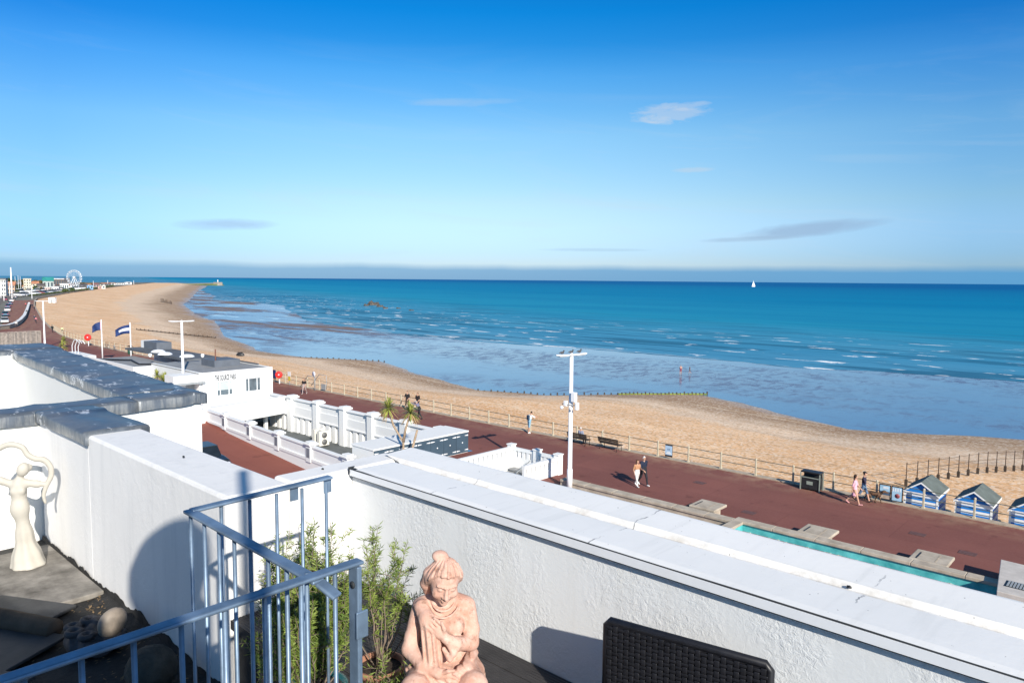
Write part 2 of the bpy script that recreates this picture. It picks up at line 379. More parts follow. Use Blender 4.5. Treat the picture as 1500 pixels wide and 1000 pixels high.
def wetsand():
    t = NT('wet_sand'); v = t.pos(); s3 = t.n('ShaderNodeSeparateXYZ', {0: v}); x, y = s3.outputs[0], s3.outputs[1]
    b1 = t.noise(t.pos((.25, 1.0, 1)), .05, 5, .6, .5); b2 = t.noise(t.pos((.22, 1.0, 1)), .22, 5, .6, .5)
    rip = t.noise(t.pos((.62, .34, 1)), 1.0, 5, .68, .7)
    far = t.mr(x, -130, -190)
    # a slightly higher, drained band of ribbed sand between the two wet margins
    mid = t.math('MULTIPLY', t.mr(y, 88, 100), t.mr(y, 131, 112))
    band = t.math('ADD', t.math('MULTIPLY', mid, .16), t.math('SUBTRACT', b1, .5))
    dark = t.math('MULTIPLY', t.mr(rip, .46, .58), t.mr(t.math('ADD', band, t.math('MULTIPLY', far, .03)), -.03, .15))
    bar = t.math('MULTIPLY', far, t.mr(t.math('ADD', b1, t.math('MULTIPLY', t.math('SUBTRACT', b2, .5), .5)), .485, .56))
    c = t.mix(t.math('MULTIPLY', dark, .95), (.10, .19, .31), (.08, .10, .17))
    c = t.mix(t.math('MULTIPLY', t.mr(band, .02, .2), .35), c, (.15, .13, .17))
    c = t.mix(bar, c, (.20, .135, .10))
    lite = t.math('MULTIPLY', far, t.mr(b2, .57, .64))
    ro = t.math('ADD', t.math('ADD', t.math('ADD', t.math('MULTIPLY', dark, .17), t.math('MULTIPLY', far, .10)), t.math('MULTIPLY', bar, .35)), .11)
    ro = t.math('MAXIMUM', t.math('SUBTRACT', ro, t.math('MULTIPLY', lite, .2)), .04)
    t.set(Base_Color=c, Roughness=ro, Specular_IOR_Level=.5, IOR=1.33, Normal=t.bump(rip, .10, .10)); return t.m
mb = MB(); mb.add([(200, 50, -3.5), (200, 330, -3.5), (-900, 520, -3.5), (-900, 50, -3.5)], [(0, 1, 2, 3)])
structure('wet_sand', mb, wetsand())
def sea():
    mb = MB(); mb.sm = True; rows = []
    gx = [60000, 9000, 2000, 800, 400, 200] + list(np.arange(100, -520, -2.0)) + list(np.arange(-520, -1660, -20)) + [-1660, -1700, -2000, -2500, -6000, -20000, -60000]
    fr = [0, 2, 5, 10, 25, 60, 150, 400, 1000, 3000, 9000, 25000, 70000]
    for x in gx:
        y0 = Ywater(x) + (fbm(x, 7, .03) * 4 + fbm(x, 3, .2) * 1.2 if x > -1600 else 0)
        rows.append([(x, y0 + d, -3.485 + .03 * min(1, d / 5)) for d in fr])
    n = len(fr); vs = [v for r in rows for v in r]
    fs = [(i * n + k + 1, (i + 1) * n + k + 1, (i + 1) * n + k, i * n + k) for i in range(len(rows) - 1) for k in range(n - 1)]
    mb.add(vs, [tuple(reversed(f)) for f in fs]); return mb
def seamat():
    t = NT('sea_water'); v = t.pos(); s3 = t.n('ShaderNodeSeparateXYZ', {0: v}); x, y = s3.outputs[0], s3.outputs[1]
    # distance off the waterline; the bar line runs roughly along y = 132 here and swings out to the west
    off = t.math('SUBTRACT', y, t.math('ADD', 133.0, t.math('MULTIPLY', t.math('MAXIMUM', t.math('SUBTRACT', -170.0, x), 0.0), .365)))
    lg = t.noise(t.pos((.25, 1, 1)), .012, 5, .6, .3)
    offn = t.math('ADD', off, t.math('MULTIPLY', t.math('SUBTRACT', lg, .5), 110.0))
    c = t.mix(t.mr(offn, 0, 130), (.09, .28, .42), (.012, .235, .37))
    c = t.mix(t.mr(offn, 110, 420), c, (.0, .175, .335))
    c = t.mix(t.mr(offn, 500, 2600), c, (.0, .085, .26))
    c = t.mix(t.math('MULTIPLY', t.mr(lg, .45, .62), .35), c, (.0, .14, .30))
    sw = t.noise(t.pos((.15, 1, 1)), .15, 5, .6, .5)         # swell: long ridges along the shore
    sw2 = t.noise(t.pos((.20, 1, 1)), .42, 5, .65, .6)
    near = t.mr(off, 170, 25)
    c = t.mix(t.math('MULTIPLY', t.math('MULTIPLY', t.mr(sw, .50, .57), near), .7), c, (.015, .085, .15))
    c = t.mix(t.math('MULTIPLY', t.math('MULTIPLY', t.mr(sw2, .54, .64), near), .5), c, (.02, .10, .17))
    fm = t.noise(t.pos((.34, 1, 1)), .26, 4, .55, .3); fl = t.noise(v, .05, 4, .6)
    here = t.mr(x, -700, -500)
    foam = t.math('MULTIPLY', t.mr(fm, .63, .66), t.mr(t.math('ADD', off, t.math('MULTIPLY', fl, 60.0)), 128, 70))
    foam = t.math('MULTIPLY', t.math('MULTIPLY', foam, here), t.mr(t.noise(v, .9, 4, .7), .34, .48))
    edge = t.math('MULTIPLY', t.mr(t.math('ADD', off, t.math('MULTIPLY', fl, 14.0)), 11, 8), t.mr(sw2, .52, .58))
    foam = t.math('MAXIMUM', foam, t.math('MULTIPLY', t.math('MULTIPLY', edge, here), .3))
    c = t.mix(foam, c, (.82, .84, .85))
    h = t.math('ADD', t.math('MULTIPLY', sw, 1.0), t.math('MULTIPLY', sw2, .35))
    nb = t.bump(h, .5, .9)
    t.set(Base_Color=c, Roughness=.8, Specular_IOR_Level=0, Normal=nb)
    g = t.n('ShaderNodeBsdfGlossy', {'Color': (.45, .88, 1, 1), 'Roughness': .25, 'Normal': nb})
    mx = t.n('ShaderNodeMixShader', {0: t.mr(foam, 0, 1, .10, 0)}); out = t.t.nodes['Material Output']
    t.t.links.new(t.b.outputs[0], mx.inputs[1]); t.t.links.new(g.outputs[0], mx.inputs[2]); t.t.links.new(mx.outputs[0], out.inputs[0]); return t.m
structure('sea', sea(), seamat())
# ---------------------------------------------------------------- promenade, road, land
def tarmac(name, c0, c1, wear):
    t = NT(name); v = t.pos()
    a = t.noise(v, .22, 5, .6); b = t.noise(v, 7, 5, .7); st = t.noise(t.pos((.18, 1.4, 1)), .5, 5, .6, .4)
    c = t.mix(t.mr(a, .35, .65), c0, c1)
    c = t.mix(t.math('MULTIPLY', t.mr(b, .45, .7), .25), c, wear)
    c = t.mix(t.math('MULTIPLY', t.mr(st, .56, .7), .22), c, mul(c0, .6))
    br = t.n('ShaderNodeTexBrick', {'Vector': v, 'Color1': (1, 1, 1, 1), 'Color2': (.86, .86, .88, 1), 'Mortar': (.62, .6, .6, 1), 'Scale': 1.0, 'Mortar Size': .012, 'Brick Width': 9.5, 'Row Height': 3.35, 'Bias': .2}).outputs[0]
    c = t.n('ShaderNodeMix', {0: .8, 6: c, 7: br}, data_type='RGBA', blend_type='MULTIPLY').outputs[2]
    blot = t.noise(v, .9, 3, .5)
    c = t.mix(t.math('MULTIPLY', t.mr(blot, .64, .70), .5), c, mul(c0, .55))
    sandy = t.mr(t.n('ShaderNodeSeparateXYZ', {0: v}).outputs[1], 40.2, 42.6)
    c = t.mix(t.math('MULTIPLY', t.math('MULTIPLY', sandy, t.mr(t.noise(v, .8, 6, .7), .42, .7)), .55), c, (.50, .36, .22))
    t.set(Base_Color=c, Roughness=.85, Specular_IOR_Level=.25, Normal=t.bump(t.noise(v, 30, 4, .7), .3, .01)); return t.m
PROM = tarmac('red_tarmac', (.195, .072, .057), (.235, .088, .069), (.28, .14, .11))
ROAD = tarmac('grey_tarmac', (.075, .078, .085), (.10, .10, .105), (.13, .13, .13))
REDT = tarmac('red_surfacing', (.255, .082, .058), (.285, .097, .068), (.31, .12, .09))
LAND = M('town_ground', (.16, .15, .12), .9, .3, .02, obj=False)
def strip(f0, f1, z, gx):
    mb = MB(); vs = []
    for x in gx: vs += [(x, f0(x), z), (x, f1(x), z)]
    return mb.add(vs, [(2 * i, 2 * i + 2, 2 * i + 3, 2 * i + 1) for i in range(len(gx) - 1)])
gx = list(np.arange(64, -150, -4)) + list(np.arange(-150, -420, -10)) + list(np.arange(-420, -1661, -40))
Wprom = interp([(400, 26), (-105, 22), (-139, 16), (-190, 10), (-240, 9), (-450, 11), (-1700, 11)])
structure('town_ground', strip(lambda x: Yland(x) - 1400, lambda x: Yland(x) - .02 if x < -66 else 14.0, -.06, sorted(gx + [-66, -65.9], reverse=True)), LAND)
def Pin(x):
    if -66.01 < x < -35.99: return 35.04
    if -31.76 < x < -27.79: return 34.45
    return Yland(x) - Wprom(x)
pg = sorted([g for g in gx if g > -460] + [-66.02, -66, -36, -35.98, -31.77, -31.75, -27.8, -27.78], reverse=True)
structure('promenade', strip(Pin, lambda x: Yland(x) - .4, 0, pg), PROM)
structure('road', strip(lambda x: Yland(x) - Wprom(x) - 15, lambda x: Yland(x) - Wprom(x) - 2.2, -.03, [g for g in gx if -700 < g < -130]), ROAD)
CONC = M('pale_concrete', (.40, .33, .25), .85, .2, 3, .3, 25, .006, obj=False)
mb = MB()
for i in range(len(gx) - 1):
    a, b = gx[i], gx[i + 1]
    mb.extr([(a, Yland(a) - .38, .05), (a, Yland(a) + .06, .05), (a, Yland(a) + .06, -1.6), (a, Yland(a) - .38, -1.6)], (0, 0, 0)) if False else None
    p, q = Yland(a), Yland(b)
    mb.add([(a, p - .4, .05), (a, p + .08, .05), (b, q + .08, .05), (b, q - .4, .05), (a, p + .08, -1.8), (b, q + .08, -1.8), (a, p - .4, -.03), (b, q - .4, -.03)],
           [(0, 3, 2, 1), (1, 2, 5, 4), (0, 6, 7, 3)])
structure('kerb', mb, CONC)
# ---------------------------------------------------------------- the roof terrace
# long front parapet: wall, metal fascia, coated roof falling to a gutter line and rising to the outer ridge
T = thing('front_parapet', 'long white parapet with rough stucco face and wide coated top beside the terrace', 'wall', (0, 3, 9.9))
mb = MB(); mb.box(-3.99, 2.765, 9.5, 3.5, 3.2, 10.7); mb.build('wall', STUCCO, T)
def wav(x, s): return fbm(x, s, .9) * .003
prof = [(2.735, 10.750), (2.78, 10.752), (3.05, 10.745), (3.092, 10.727), (3.108, 10.727), (3.13, 10.752), (3.36, 10.762), (3.385, 10.758), (3.40, 10.66)]
mb = MB(); X = np.linspace(-3.92, 3.5, 90); n = len(prof); vs = []
for x in X:
    for j, (y, z) in enumerate(prof): vs.append((x - (.19 if j >= 5 and x < -3.9 else 0), y, z + wav(x, j * 3.1)))
mb.add(vs, [(i * n + j, (i + 1) * n + j, (i + 1) * n + j + 1, i * n + j + 1) for i in range(len(X) - 1) for j in range(n - 1)])
k = len(X) * 0
mb.sm = False
mb.add([(-3.921, 3.105, 10.60), (-3.921, 3.108, 10.727), (-4.11, 3.13, 10.752), (-4.11, 3.36, 10.762), (-4.11, 3.40, 10.66), (-4.11, 3.40, 10.3), (-3.95, 3.1, 10.3)], [(0, 1, 2, 3, 4, 5, 6)])
mb.box(-4.1, 3.34, 9, 3.5, 3.39, 10.70)
mb.build('roof_top', ROOFW, T)
DARKJ = M('dark_joint', (.03, .035, .04), .7, .2, 5, obj=False)
mb = MB(); mb.box(-3.97, 2.729, 10.703, 3.5, 2.76, 10.742); mb.build('fascia', M('grey_fascia', (.72, .74, .77), .5, .06, 2, .15, 20, .003, obj=False), T)
mb = MB(); mb.box(-3.965, 2.7335, 10.7425, 3.5, 2.765, 10.7485); mb.box(-3.965, 2.733, 10.697, 3.5, 2.768, 10.7025)
mb.extr([(-3.968, 2.724, 10.715), (-3.968, 2.724, 10.758), (-3.968, 2.77, 10.758)], (-.012, 0, 0)); mb.build('joint_seal', DARKJ, T)
# corner block + left wall, one continuous white wall
T = thing('corner_parapet', 'white parapet wall stepping round the terrace corner behind the galvanised railing', 'wall', (-4.2, 2.2, 9.4))
def block(name, x0, y0, x1, y1, z0, z1, m, parent, seg=.25, amp=.004, lift=None):
    """box with a slightly uneven skin"""
    mb = MB(); nx = max(2, int(abs(x1 - x0) / seg)); ny = max(2, int(abs(y1 - y0) / seg)); nz = max(2, int((z1 - z0) / seg))
    mb.box(x0, y0, z0, x1, y1, z1); o = mb.build(name, m, parent, bevel=.022); return o
block('return_wall', -4.22, 2.316, -4.0, 3.22, 9.3, 10.735, STUCCO2, T)
block('side_wall', -6.40, 1.9, -4.001, 2.31, 9.3, 10.728, STUCCO2, T)
block('end_wall', -7.76, 1.91, -6.401, 2.31, 9.3, 10.70, STUCCO2, T)
# a couple of droppings / grit specks on the wall top
# lead capped walls beyond
T = thing('lead_capped_parapet', 'white parapets capped with blue grey lead sheet crossing beyond the dancer statue', 'wall', (-8, 2.2, 9.4))
sh = lambda x: (-8.0 - x) * .062
mb = MB(); mb.box(-8.18, -4, 9.3, -7.78, 3.44, 10.66); mb.build('cross_wall', RENDER, T)
mb = MB(); mb.extr([(-8.181, 2.84, 9), (-8.181, 3.44, 9), (-14.3, 3.44 + sh(-14.3), 9), (-14.3, 2.84 + sh(-14.3), 9)], (0, 0, 1.66)); mb.build('outer_wall', RENDER, T)
mb = MB(); mb.box(-15.6, -6, 9.0, -14.301, 3.8, 10.67); mb.build('far_wall', RENDER, T)
def capping(name, x0, y0, x1, y1, z, drop, parent, along, n=40, shear=False):
    """sheet of dressed lead: folded down the sides, dented, with welted joints"""
    mb = MB(); mb.sm = True; A, B = ((x0, x1), (y0, y1)) if along == 'x' else ((y0, y1), (x0, x1))
    sec = [(0, -drop), (0, -.02), (.02, 0), (.35, .008), (.65, .006), (.98, 0), (1, -.02), (1, -drop)]
    vs = []; m = len(sec)
    for i in range(n + 1):
        u = A[0] + (A[1] - A[0]) * i / n
        for j, (s, dz) in enumerate(sec):
            v = B[0] + (B[1] - B[0]) * s; q = fbm(u * 2.3, v * 2.3 + dz * 9, 1.0)
            out = (-1 if s == 0 else 1 if s == 1 else 0) * q * .012
            weld = .012 if abs((u / 1.35) % 1 - .5) < .03 else 0
            if dz <= -drop + 1e-6: dz += q * .012
            p = (u, v + out, z + dz + q * .010 + weld) if along == 'x' else (v + out, u, z + dz + q * .010 + weld)
            if shear: p = (p[0], p[1] + sh(p[0]), p[2])
            vs.append(p)
    fs = [(i * m + j, (i + 1) * m + j, (i + 1) * m + j + 1, i * m + j + 1) for i in range(n) for j in range(m - 1)]
    fs += [tuple(range(m)), tuple(n * m + j for j in range(m - 1, -1, -1))]
    mb.add(vs, fs if along == 'x' else [tuple(reversed(f)) for f in fs]); return mb.build(name, LEAD, parent)
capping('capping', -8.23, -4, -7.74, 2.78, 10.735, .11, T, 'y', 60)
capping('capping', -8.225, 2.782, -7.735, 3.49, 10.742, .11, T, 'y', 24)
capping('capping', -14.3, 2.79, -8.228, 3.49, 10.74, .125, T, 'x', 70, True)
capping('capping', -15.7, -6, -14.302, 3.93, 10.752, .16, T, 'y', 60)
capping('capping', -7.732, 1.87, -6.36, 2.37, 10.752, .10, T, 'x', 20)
# floors
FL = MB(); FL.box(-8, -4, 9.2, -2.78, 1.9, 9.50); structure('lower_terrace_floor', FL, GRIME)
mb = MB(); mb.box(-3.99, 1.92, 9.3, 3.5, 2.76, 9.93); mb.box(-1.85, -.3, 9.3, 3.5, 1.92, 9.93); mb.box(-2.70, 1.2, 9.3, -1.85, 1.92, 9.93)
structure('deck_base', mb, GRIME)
D = thing('timber_decking', 'dark grooved deck boards laid along the foot of the rough white parapet', 'decking', (-2, 2.3, 9.93))
y = 2.755
while y > -.2:
    mb = MB(); x0 = -3.98 if y > 1.95 else (-2.7 if y > 1.2 else -1.86); g = 7; wv = .138; s = []
    for q in range(g * 2 + 1): s.append((y - wv + wv * q / (g * 2), 10.0 - (.004 if q % 2 else 0)))
    pl = [(x0, s[0][0], 9.945)] + [(x0, a, b) for a, b in s] + [(x0, s[-1][0], 9.945)]
    mb.extr(pl, (3.4 - x0, 0, 0)); mb.build('board', DECK, D); y -= .144
# paving slab under the white statue, sleeper, slates
mb = MB(); mb.cbox(-6.80, 1.42, 9.5, 1.45, .92, .045); T = mb.build('paving_slab', STONED, None, (-6.5, 1.4, 9.5), bevel=.01)
tag(T, 'rough grey paving slab under the white dancer statue', 'paving slab')
mb = MB(); mb.tube([(-6.9, .62, 9.58), (-6.3, 1.02, 9.585), (-5.55, 1.40, 9.58)], [.075, .08, .07], 12); T = mb.build('timber_sleeper', TIMBER, None, (-6.2, 1.0, 9.5))
tag(T, 'weathered round brown timber edging lying in front of the paving slab', 'timber')
random.seed(3)
for i, (a, b, L) in enumerate([(-5.95, .95, 'dark slate tile leaning nearest the timber edging'), (-5.45, .75, 'dark slate tile in the middle of the shaded floor'), (-5.0, .45, 'dark slate tile lowest in the photo beside the railing')]):
    mb = MB(); mb.obox((a, b, 9.535 + .012 * i), Vector((.30, .17, 0)), Vector((-.30, .53, 0)), (0, 0, .012)); T = mb.build('slate_tile', SLATE, None, (a, b, 9.5), bevel=.006)
    tag(T, L, 'slate', 'loose slates on the lower terrace')
# ---------------------------------------------------------------- railing
T = thing('guard_railing', 'galvanised steel guard railing with round bars turning around the terrace stairwell', 'railing', (-2.3, 1.2, 9.5))
def rail(name, pts, w=.043, h=.013):
    mb = MB()
    for a, b in zip(pts, pts[1:]): mb.beam(a, b, w, h)
    return mb.build(name, GALV, T, bevel=.005)
zt = 11.10
rail('handrail', [(-1.88, -.6, zt), (-1.88, 1.33, zt)])
rail('handrail', [(-2.775, 1.165, zt), (-1.86, 1.165, zt - .014), (-1.80, 1.19, zt - .05)])
rail('handrail', [(-2.755, 1.166, zt + .003), (-2.735, 1.78, zt + .02)])
def bar(x, y, r=.0072):
    mb = MB(); mb.tube([(x, y, 9.5), (x, y, zt - .005)], r, 10); mb.build('bar', GALV, T)
for i in range(9): bar(-1.88, .29 + .118 * i)
for i in range(8): bar(-2.755 + .118 * i, 1.165)
for i in range(5): bar(-2.752 + .0035 * i, 1.285 + .118 * i)
mb = MB(); mb.box(-1.905, 1.30, 9.5, -1.855, 1.318, zt - .008); mb.build('post', GALV, T, bevel=.004)
mb = MB(); mb.box(-1.854, 1.29, zt - .24, -1.846, 1.335, zt - .15); mb.build('bracket', GALV, T, bevel=.004)
mb = MB(); mb.tube([(-1.88, 1.296, zt - .07), (-1.88, 1.2995, zt - .07)], .012, 12); mb.build('bolt', DARKJ, T)
for y in (1.60, 1.765):
    mb = MB(); mb.box(-2.742, y - .02, zt - .05, -2.736, y + .02, zt + .008); mb.build('mounting_plate', GALV, T, bevel=.003)
# ---------------------------------------------------------------- promenade buildings
WP = M('white_masonry_paint', (.80, .80, .79), .7, .05, .7, .15, 20, .005, col2=(.74, .74, .72), obj=False)
DGREY = M('dark_roof_felt', (.10, .11, .125), .8, .25, .8, .2, 20, .005, obj=False)
LGREY = M('light_roof_felt', (.25, .255, .26), .8, .2, 1.2, .2, 20, .005, obj=False)
GLASS = M('window_glass', (.10, .13, .15), .08, .3, 1.5, spec=.8, obj=False)
BLIND = M('window_blind', (.42, .47, .47), .6, .1, 2, obj=False)
FRAMEG = M('grey_frame', (.30, .32, .33), .5, .1, 4, obj=False)
METALW = M('white_steel', (.80, .81, .82), .4, .04, 2, obj=False)
BLACKM = M('black_metal', (.02, .021, .023), .45, .3, 4)
DBLUE = M('slate_blue_paint', (.052, .085, .118), .5, .12, 1.2, .1, 20, .003, obj=False)
SIGNG = M('sign_lettering', (.02, .022, .026), .6, .05, 3)
COURT = M('dark_court_asphalt', (.105, .115, .115), .85, .3, .6, .2, 20, .006, obj=False)
# --- sunken court, ramp
mb = MB(); mb.add([(-66, 24, -2.1), (-33, 24, -2.1), (-33, 36, -2.1), (-66, 36, -2.1)], [(0, 1, 2, 3)]); structure('sunken_court', mb, COURT)
mb = MB(); mb.add([(-70, 14, .22), (-57, 14, .12), (-36, 14, -.95), (-36, 25.7, -.95), (-57, 26.55, .12), (-70, 26.9, .22)], [(0, 1, 2, 3, 4, 5)]); structure('ramp', mb, REDT)
# --- court wall (colonnade): sheet between piers, coping, recessed panels with vents
T = thing('colonnade_wall', 'long white panelled retaining wall with piers and narrow openings along the sunken court', 'wall', (-50, 34.7, -2.1))
YC = 34.7
px_ = [-63.6, -59.7, -55.4, -51.3, -47.4, -43.2, -39.3]
def colface(y): return y
for i, (a, b) in enumerate(zip(px_, px_[1:] + [-38.4])):
    w = (b - a); n = 3; mb = MB(); y = YC
    # wall bay with three recesses: frame pieces butt end to end
    z0, z1, z2 = -2.1, -.62, 1.0
    ow = w * .105; xs_ = [a + w * f for f in (.30, .52, .74)]
    cuts = [a] + sum([[q - ow / 2, q + ow / 2] for q in xs_], []) + [b]
    for k in range(0, len(cuts), 2): mb.box(cuts[k], y, z0, cuts[k + 1], y + .35, z1)
    for q in xs_: mb.box(q - ow / 2, y + .22, z0 + (.0 if i % 2 else .1), q + ow / 2, y + .349, z1)
    mb.box(a, y, z1, b, y + .35, .28)
    mb.box(a, y + .06, .28, b, y + .34, .86)
    mb.build('bay', WP, T)
    mb = MB(); mb.box(a, y - .06, .86, b, y + .42, 1.0); mb.build('coping', WP, T, bevel=.03)
    mb = MB(); mb.box(a + .36, y - .09, -.60, b - .36, y - .001, -.5); mb.build('string_course', WP, T)
mb = MB(); mb.box(-43.2 + 4 * .7, YC + .225, -2.0, -43.2 + 4 * .8, YC + .2195, -.7); mb.box(-55.4 + 3.0, YC + .21, -2.0, -55.4 + 3.3, YC + .2195, -.7); mb.build('opening', M('dark_opening', (.05, .05, .045), .8, .1, 2), T)
for a in px_[1:]:
    mb = MB(); mb.box(a - .36, YC - .22, -2.1, a + .36, YC + .55, 1.02); mb.build('pier', WP, T, bevel=.03)
    mb = MB(); mb.box(a - .46, YC - .32, 1.02, a + .46, YC + .65, 1.17); mb.box(a - .36, YC - .22, 1.17, a + .36, YC + .55, 1.27); mb.build('pier_cap', WP, T, bevel=.04)
# ground between the court wall and the ramp head is the promenade; a bridge deck with parapet crosses in front of the pavilion
T = thing('bridge_parapet', 'plain white parapet and bridge slab crossing the sunken court below the pavilion', 'wall', (-60.2, 30, 0))
mb = MB(); mb.add([(-59.2, 25.9, 1.05), (-60.75, 34.9, 1.05), (-61.1, 34.9, 1.05), (-59.55, 25.9, 1.05), (-59.2, 25.9, -.55), (-60.75, 34.9, -.55), (-61.1, 34.9, -.55), (-59.55, 25.9, -.55)],
                  [(0, 3, 2, 1)[::-1], (4, 5, 6, 7)[::-1], (0, 1, 5, 4)[::-1], (1, 2, 6, 5)[::-1], (2, 3, 7, 6)[::-1], (3, 0, 4, 7)[::-1]]); mb.build('parapet', WP, T)
mb = MB(); mb.box(-67.44, 24.5, -.5, -61.2, 34.6, .012); mb.box(-67.44, 34.6, -.5, -66.0, 36.9, .012); mb.build('slab', WP, T)
mb = MB(); mb.box(-66.2, 24, -2.1, -66, 36, -.5); mb.build('back_wall', M('grey_wall', (.35, .36, .36), .8, .15, 1, obj=False), T)
for y in (28, 31.2, 33.4):
    mb = MB(); mb.cbox(-62, y, -2.1, .3, .3, 1.6); mb.build('column', WP, T)
# --- front balustrade along the ramp
T = thing('ramp_balustrade', 'white panelled balustrade with square capped piers beside the red ramp', 'balustrade', (-50, 26, 0))
A0, A1 = Vector((-60.5, 26.72, 0)), Vector((-37.0, 25.25, 0)); L = (A1 - A0).length; dv = (A1 - A0).normalized(); nv = Vector((dv.y, -dv.x, 0))
def bx(mb, s0, s1, n0, n1, z0, z1):
    c = A0 + dv * (s0 + s1) / 2 + nv * (n0 + n1) / 2; c.z = (z0 + z1) / 2
    mb.obox(c, dv * (s1 - s0) / 2, nv * (n1 - n0) / 2, (0, 0, (z1 - z0) / 2))
ps = [(-55.6 + 60.5) / (23.5) * L + k * 4.63 for k in range(-1, 5)]
mb = MB(); bx(mb, 0, L, -.3, .0, -2.1, -.02); bx(mb, 0, L, -.32, .06, -.02, .16); mb.build('plinth', WP, T)
mb = MB(); bx(mb, 0, L, -.24, -.05, .16, .86); mb.build('panel', WP, T)
mb = MB(); bx(mb, 0, L, -.3, .03, .86, 1.0); mb.build('coping', WP, T, bevel=.03)
SHADEG = M('pier_shade_grey', (.16, .17, .20), .6, .2, 3)
for s in ps:
    mb = MB(); bx(mb, s - .3, s + .3, -.36, .1, -.1, 1.03); mb.build('pier', WP, T)
    mb = MB(); bx(mb, s - .42, s + .42, -.48, .22, 1.03, 1.17); bx(mb, s - .32, s + .32, -.38, .12, 1.17, 1.26); mb.build('pier_cap', WP, T, bevel=.04)
    mb = MB(); bx(mb, s - .2, s + .2, .1, .12, .2, .82); mb.build('shade_panel', SHADEG, T)  # grey panel puts the shade of the pier recess into colour
# --- black car roof seen over the parapet edge
# --- pavilion
PX, PY0, PY1, PH = -67.45, 28.0, 37.2, 3.0
T = thing('pavilion', 'white flat roofed seafront pavilion with two windows and lettering on its front', 'building', (-75, 33, 0))
def wall_x(mb, x, y0, y1, z0, z1, holes, th=.25):
    """wall facing +X with rectangular holes, pieces butted"""
    hs = sorted(holes); ys = y0
    for (a, b, c, d) in hs:
        mb.box(x - th, ys, z0, x, a, z1); mb.box(x - th, a, z0, x, b, c); mb.box(x - th, a, d, x, b, z1); ys = b
    mb.box(x - th, ys, z0, x, y1, z1)
W1, W2 = (31.42, 33.02, .62, 2.0), (34.32, 35.95, .72, 2.06)
mb = MB(); wall_x(mb, PX, 30.05, PY1, 0, PH, [W1, W2]); mb.box(-97, PY1 - .25, 0, PX - .251, PY1, PH); mb.box(-79, 29.8, 0, PX - .251, 30.05, PH); mb.build('wall', WP, T)
mb = MB(); mb.box(PX - 1.6, 27.4, 0, PX - 1.35, 29.799, 2.2); mb.box(-69.6, 27.4, 2.2, PX - .1, 29.799, PH - .12); mb.box(-77.5, 26.4, 0, -69.7, 26.6, 1.5); mb.build('porch', WP, T)
mb = MB(); mb.box(PX - .1, 26.6, 2.05, PX + .25, 30.2, 2.2); mb.build('canopy', FRAMEG, T)
mb = MB(); mb.box(PX - 1.34, 29.0, 0, PX - 1.3, 29.75, 1.95); mb.build('door', FRAMEG, T)
mb = MB(); mb.box(-79, 29.8, PH - .12, PX - .26, PY1 - .26, PH - .06); mb.build('roof', LGREY, T)
mb = MB(); mb.box(-97, 33.5, PH - .12, -79.01, PY1 - .26, PH + .12); mb.box(-97, PY1 - .25, PH + .001, -70, PY1 - .1, PH + .14); mb.build('upper_roof', DGREY, T)
mb = MB(); mb.box(-94, 28.0, 0, -79.01, 28.25, PH - .3); mb.box(-79.3, 28.25, 0, -79.0, 33.4, PH - .3); mb.box(-94, 28.25, PH - 1.1, -79.31, 33.4, PH - .75); mb.build('rear_wing', WP, T)
mb = MB(); mb.box(-93.9, 28.26, PH - .749, -79.31, 33.4, PH - .68); mb.build('rear_roof', LGREY, T)
mb = MB(); mb.tube([(-92, 29, PH - .6), (-88, 31, PH - .5), (-84, 30.4, PH - .6), (-81, 33, PH - .55)], .09, 6); mb.build('roof_pipe', BLACKM, T)
mb = MB(); mb.box(-88.8, 27.93, 1.6, -86.6, 27.999, 1.95); mb.build('vent_slot', BLACKM, T)
mb = MB(); mb.box(-74.3, 33.0, PH - .06, -71.3, 35.7, PH + .62); mb.build('plant_housing', M('lead_grey', (.11, .125, .15), .6, .15, 1), T)
mb = MB(); mb.tube([(-71.7, 33.3, PH), (-71.7, 33.3, PH + 1.75)], .07, 8); mb.build('flue', M('rust_flue', (.16, .07, .05), .8, .3, 6), T)
mb = MB(); mb.box(-95.5, 35.2, PH + .12, -91.5, 37.0, PH + 1.0); mb.build('stair_hood', M('lead_grey_hood', (.12, .135, .16), .6, .15, 1), T)
mb = MB(); mb.box(-96.4, 35.2, PH + .12, -95.52, 36.9, PH + 1.02); mb.build('hood_wall', WP, T)
for (x, y) in ((-89, 34.4), (-85.5, 33.8), (-81.5, 34.6)):
    mb = MB(); mb.lathe([(0, .3), (.5, .24), (.75, .1), (.8, 0)], (x, y, PH + .12), 18); mb.build('rooflight', METALW, T)
for (x, y) in ((-79.8, 35.6), (-84, 31.6)):
    mb = MB(); mb.lathe([(0, .4), (.16, .36), (.2, .2), (.12, 0)], (x, y, PH + .12), 10); mb.build('vent_cowl', METALW, T)
def window(y0, y1, z0, z1, blind):
    fr = MB(); x = PX - .14
    fr.box(x, y0, z0, x + .06, y0 + .06, z1); fr.box(x, y1 - .06, z0, x + .06, y1, z1); fr.box(x, y0 + .06, z0, x + .06, y1 - .06, z0 + .06); fr.box(x, y0 + .06, z1 - .06, x + .06, y1 - .06, z1)
    w_ = y1 - y0
    for f in (.22, .76): fr.box(x, y0 + w_ * f - .03, z0 + .06, x + .06, y0 + w_ * f + .03, z1 - .06)
    f_ = fr.build('window', METALW, T)
    g = MB(); g.box(x - .03, y0 + .06, z0 + .06, x - .001, y1 - .06, z1 - .06); g.build('pane', GLASS, f_)
    if blind:
        b = MB(); b.box(x + .001, y0 + .065, z0 + .55, x + .02, y1 - .065, z1 - .065); b.build('blind', BLIND, f_)
    s_ = MB(); s_.box(PX, y0 - .06, z0 - .1, PX + .1, y1 + .06, z0 - .02); s_.build('sill', WP, f_)
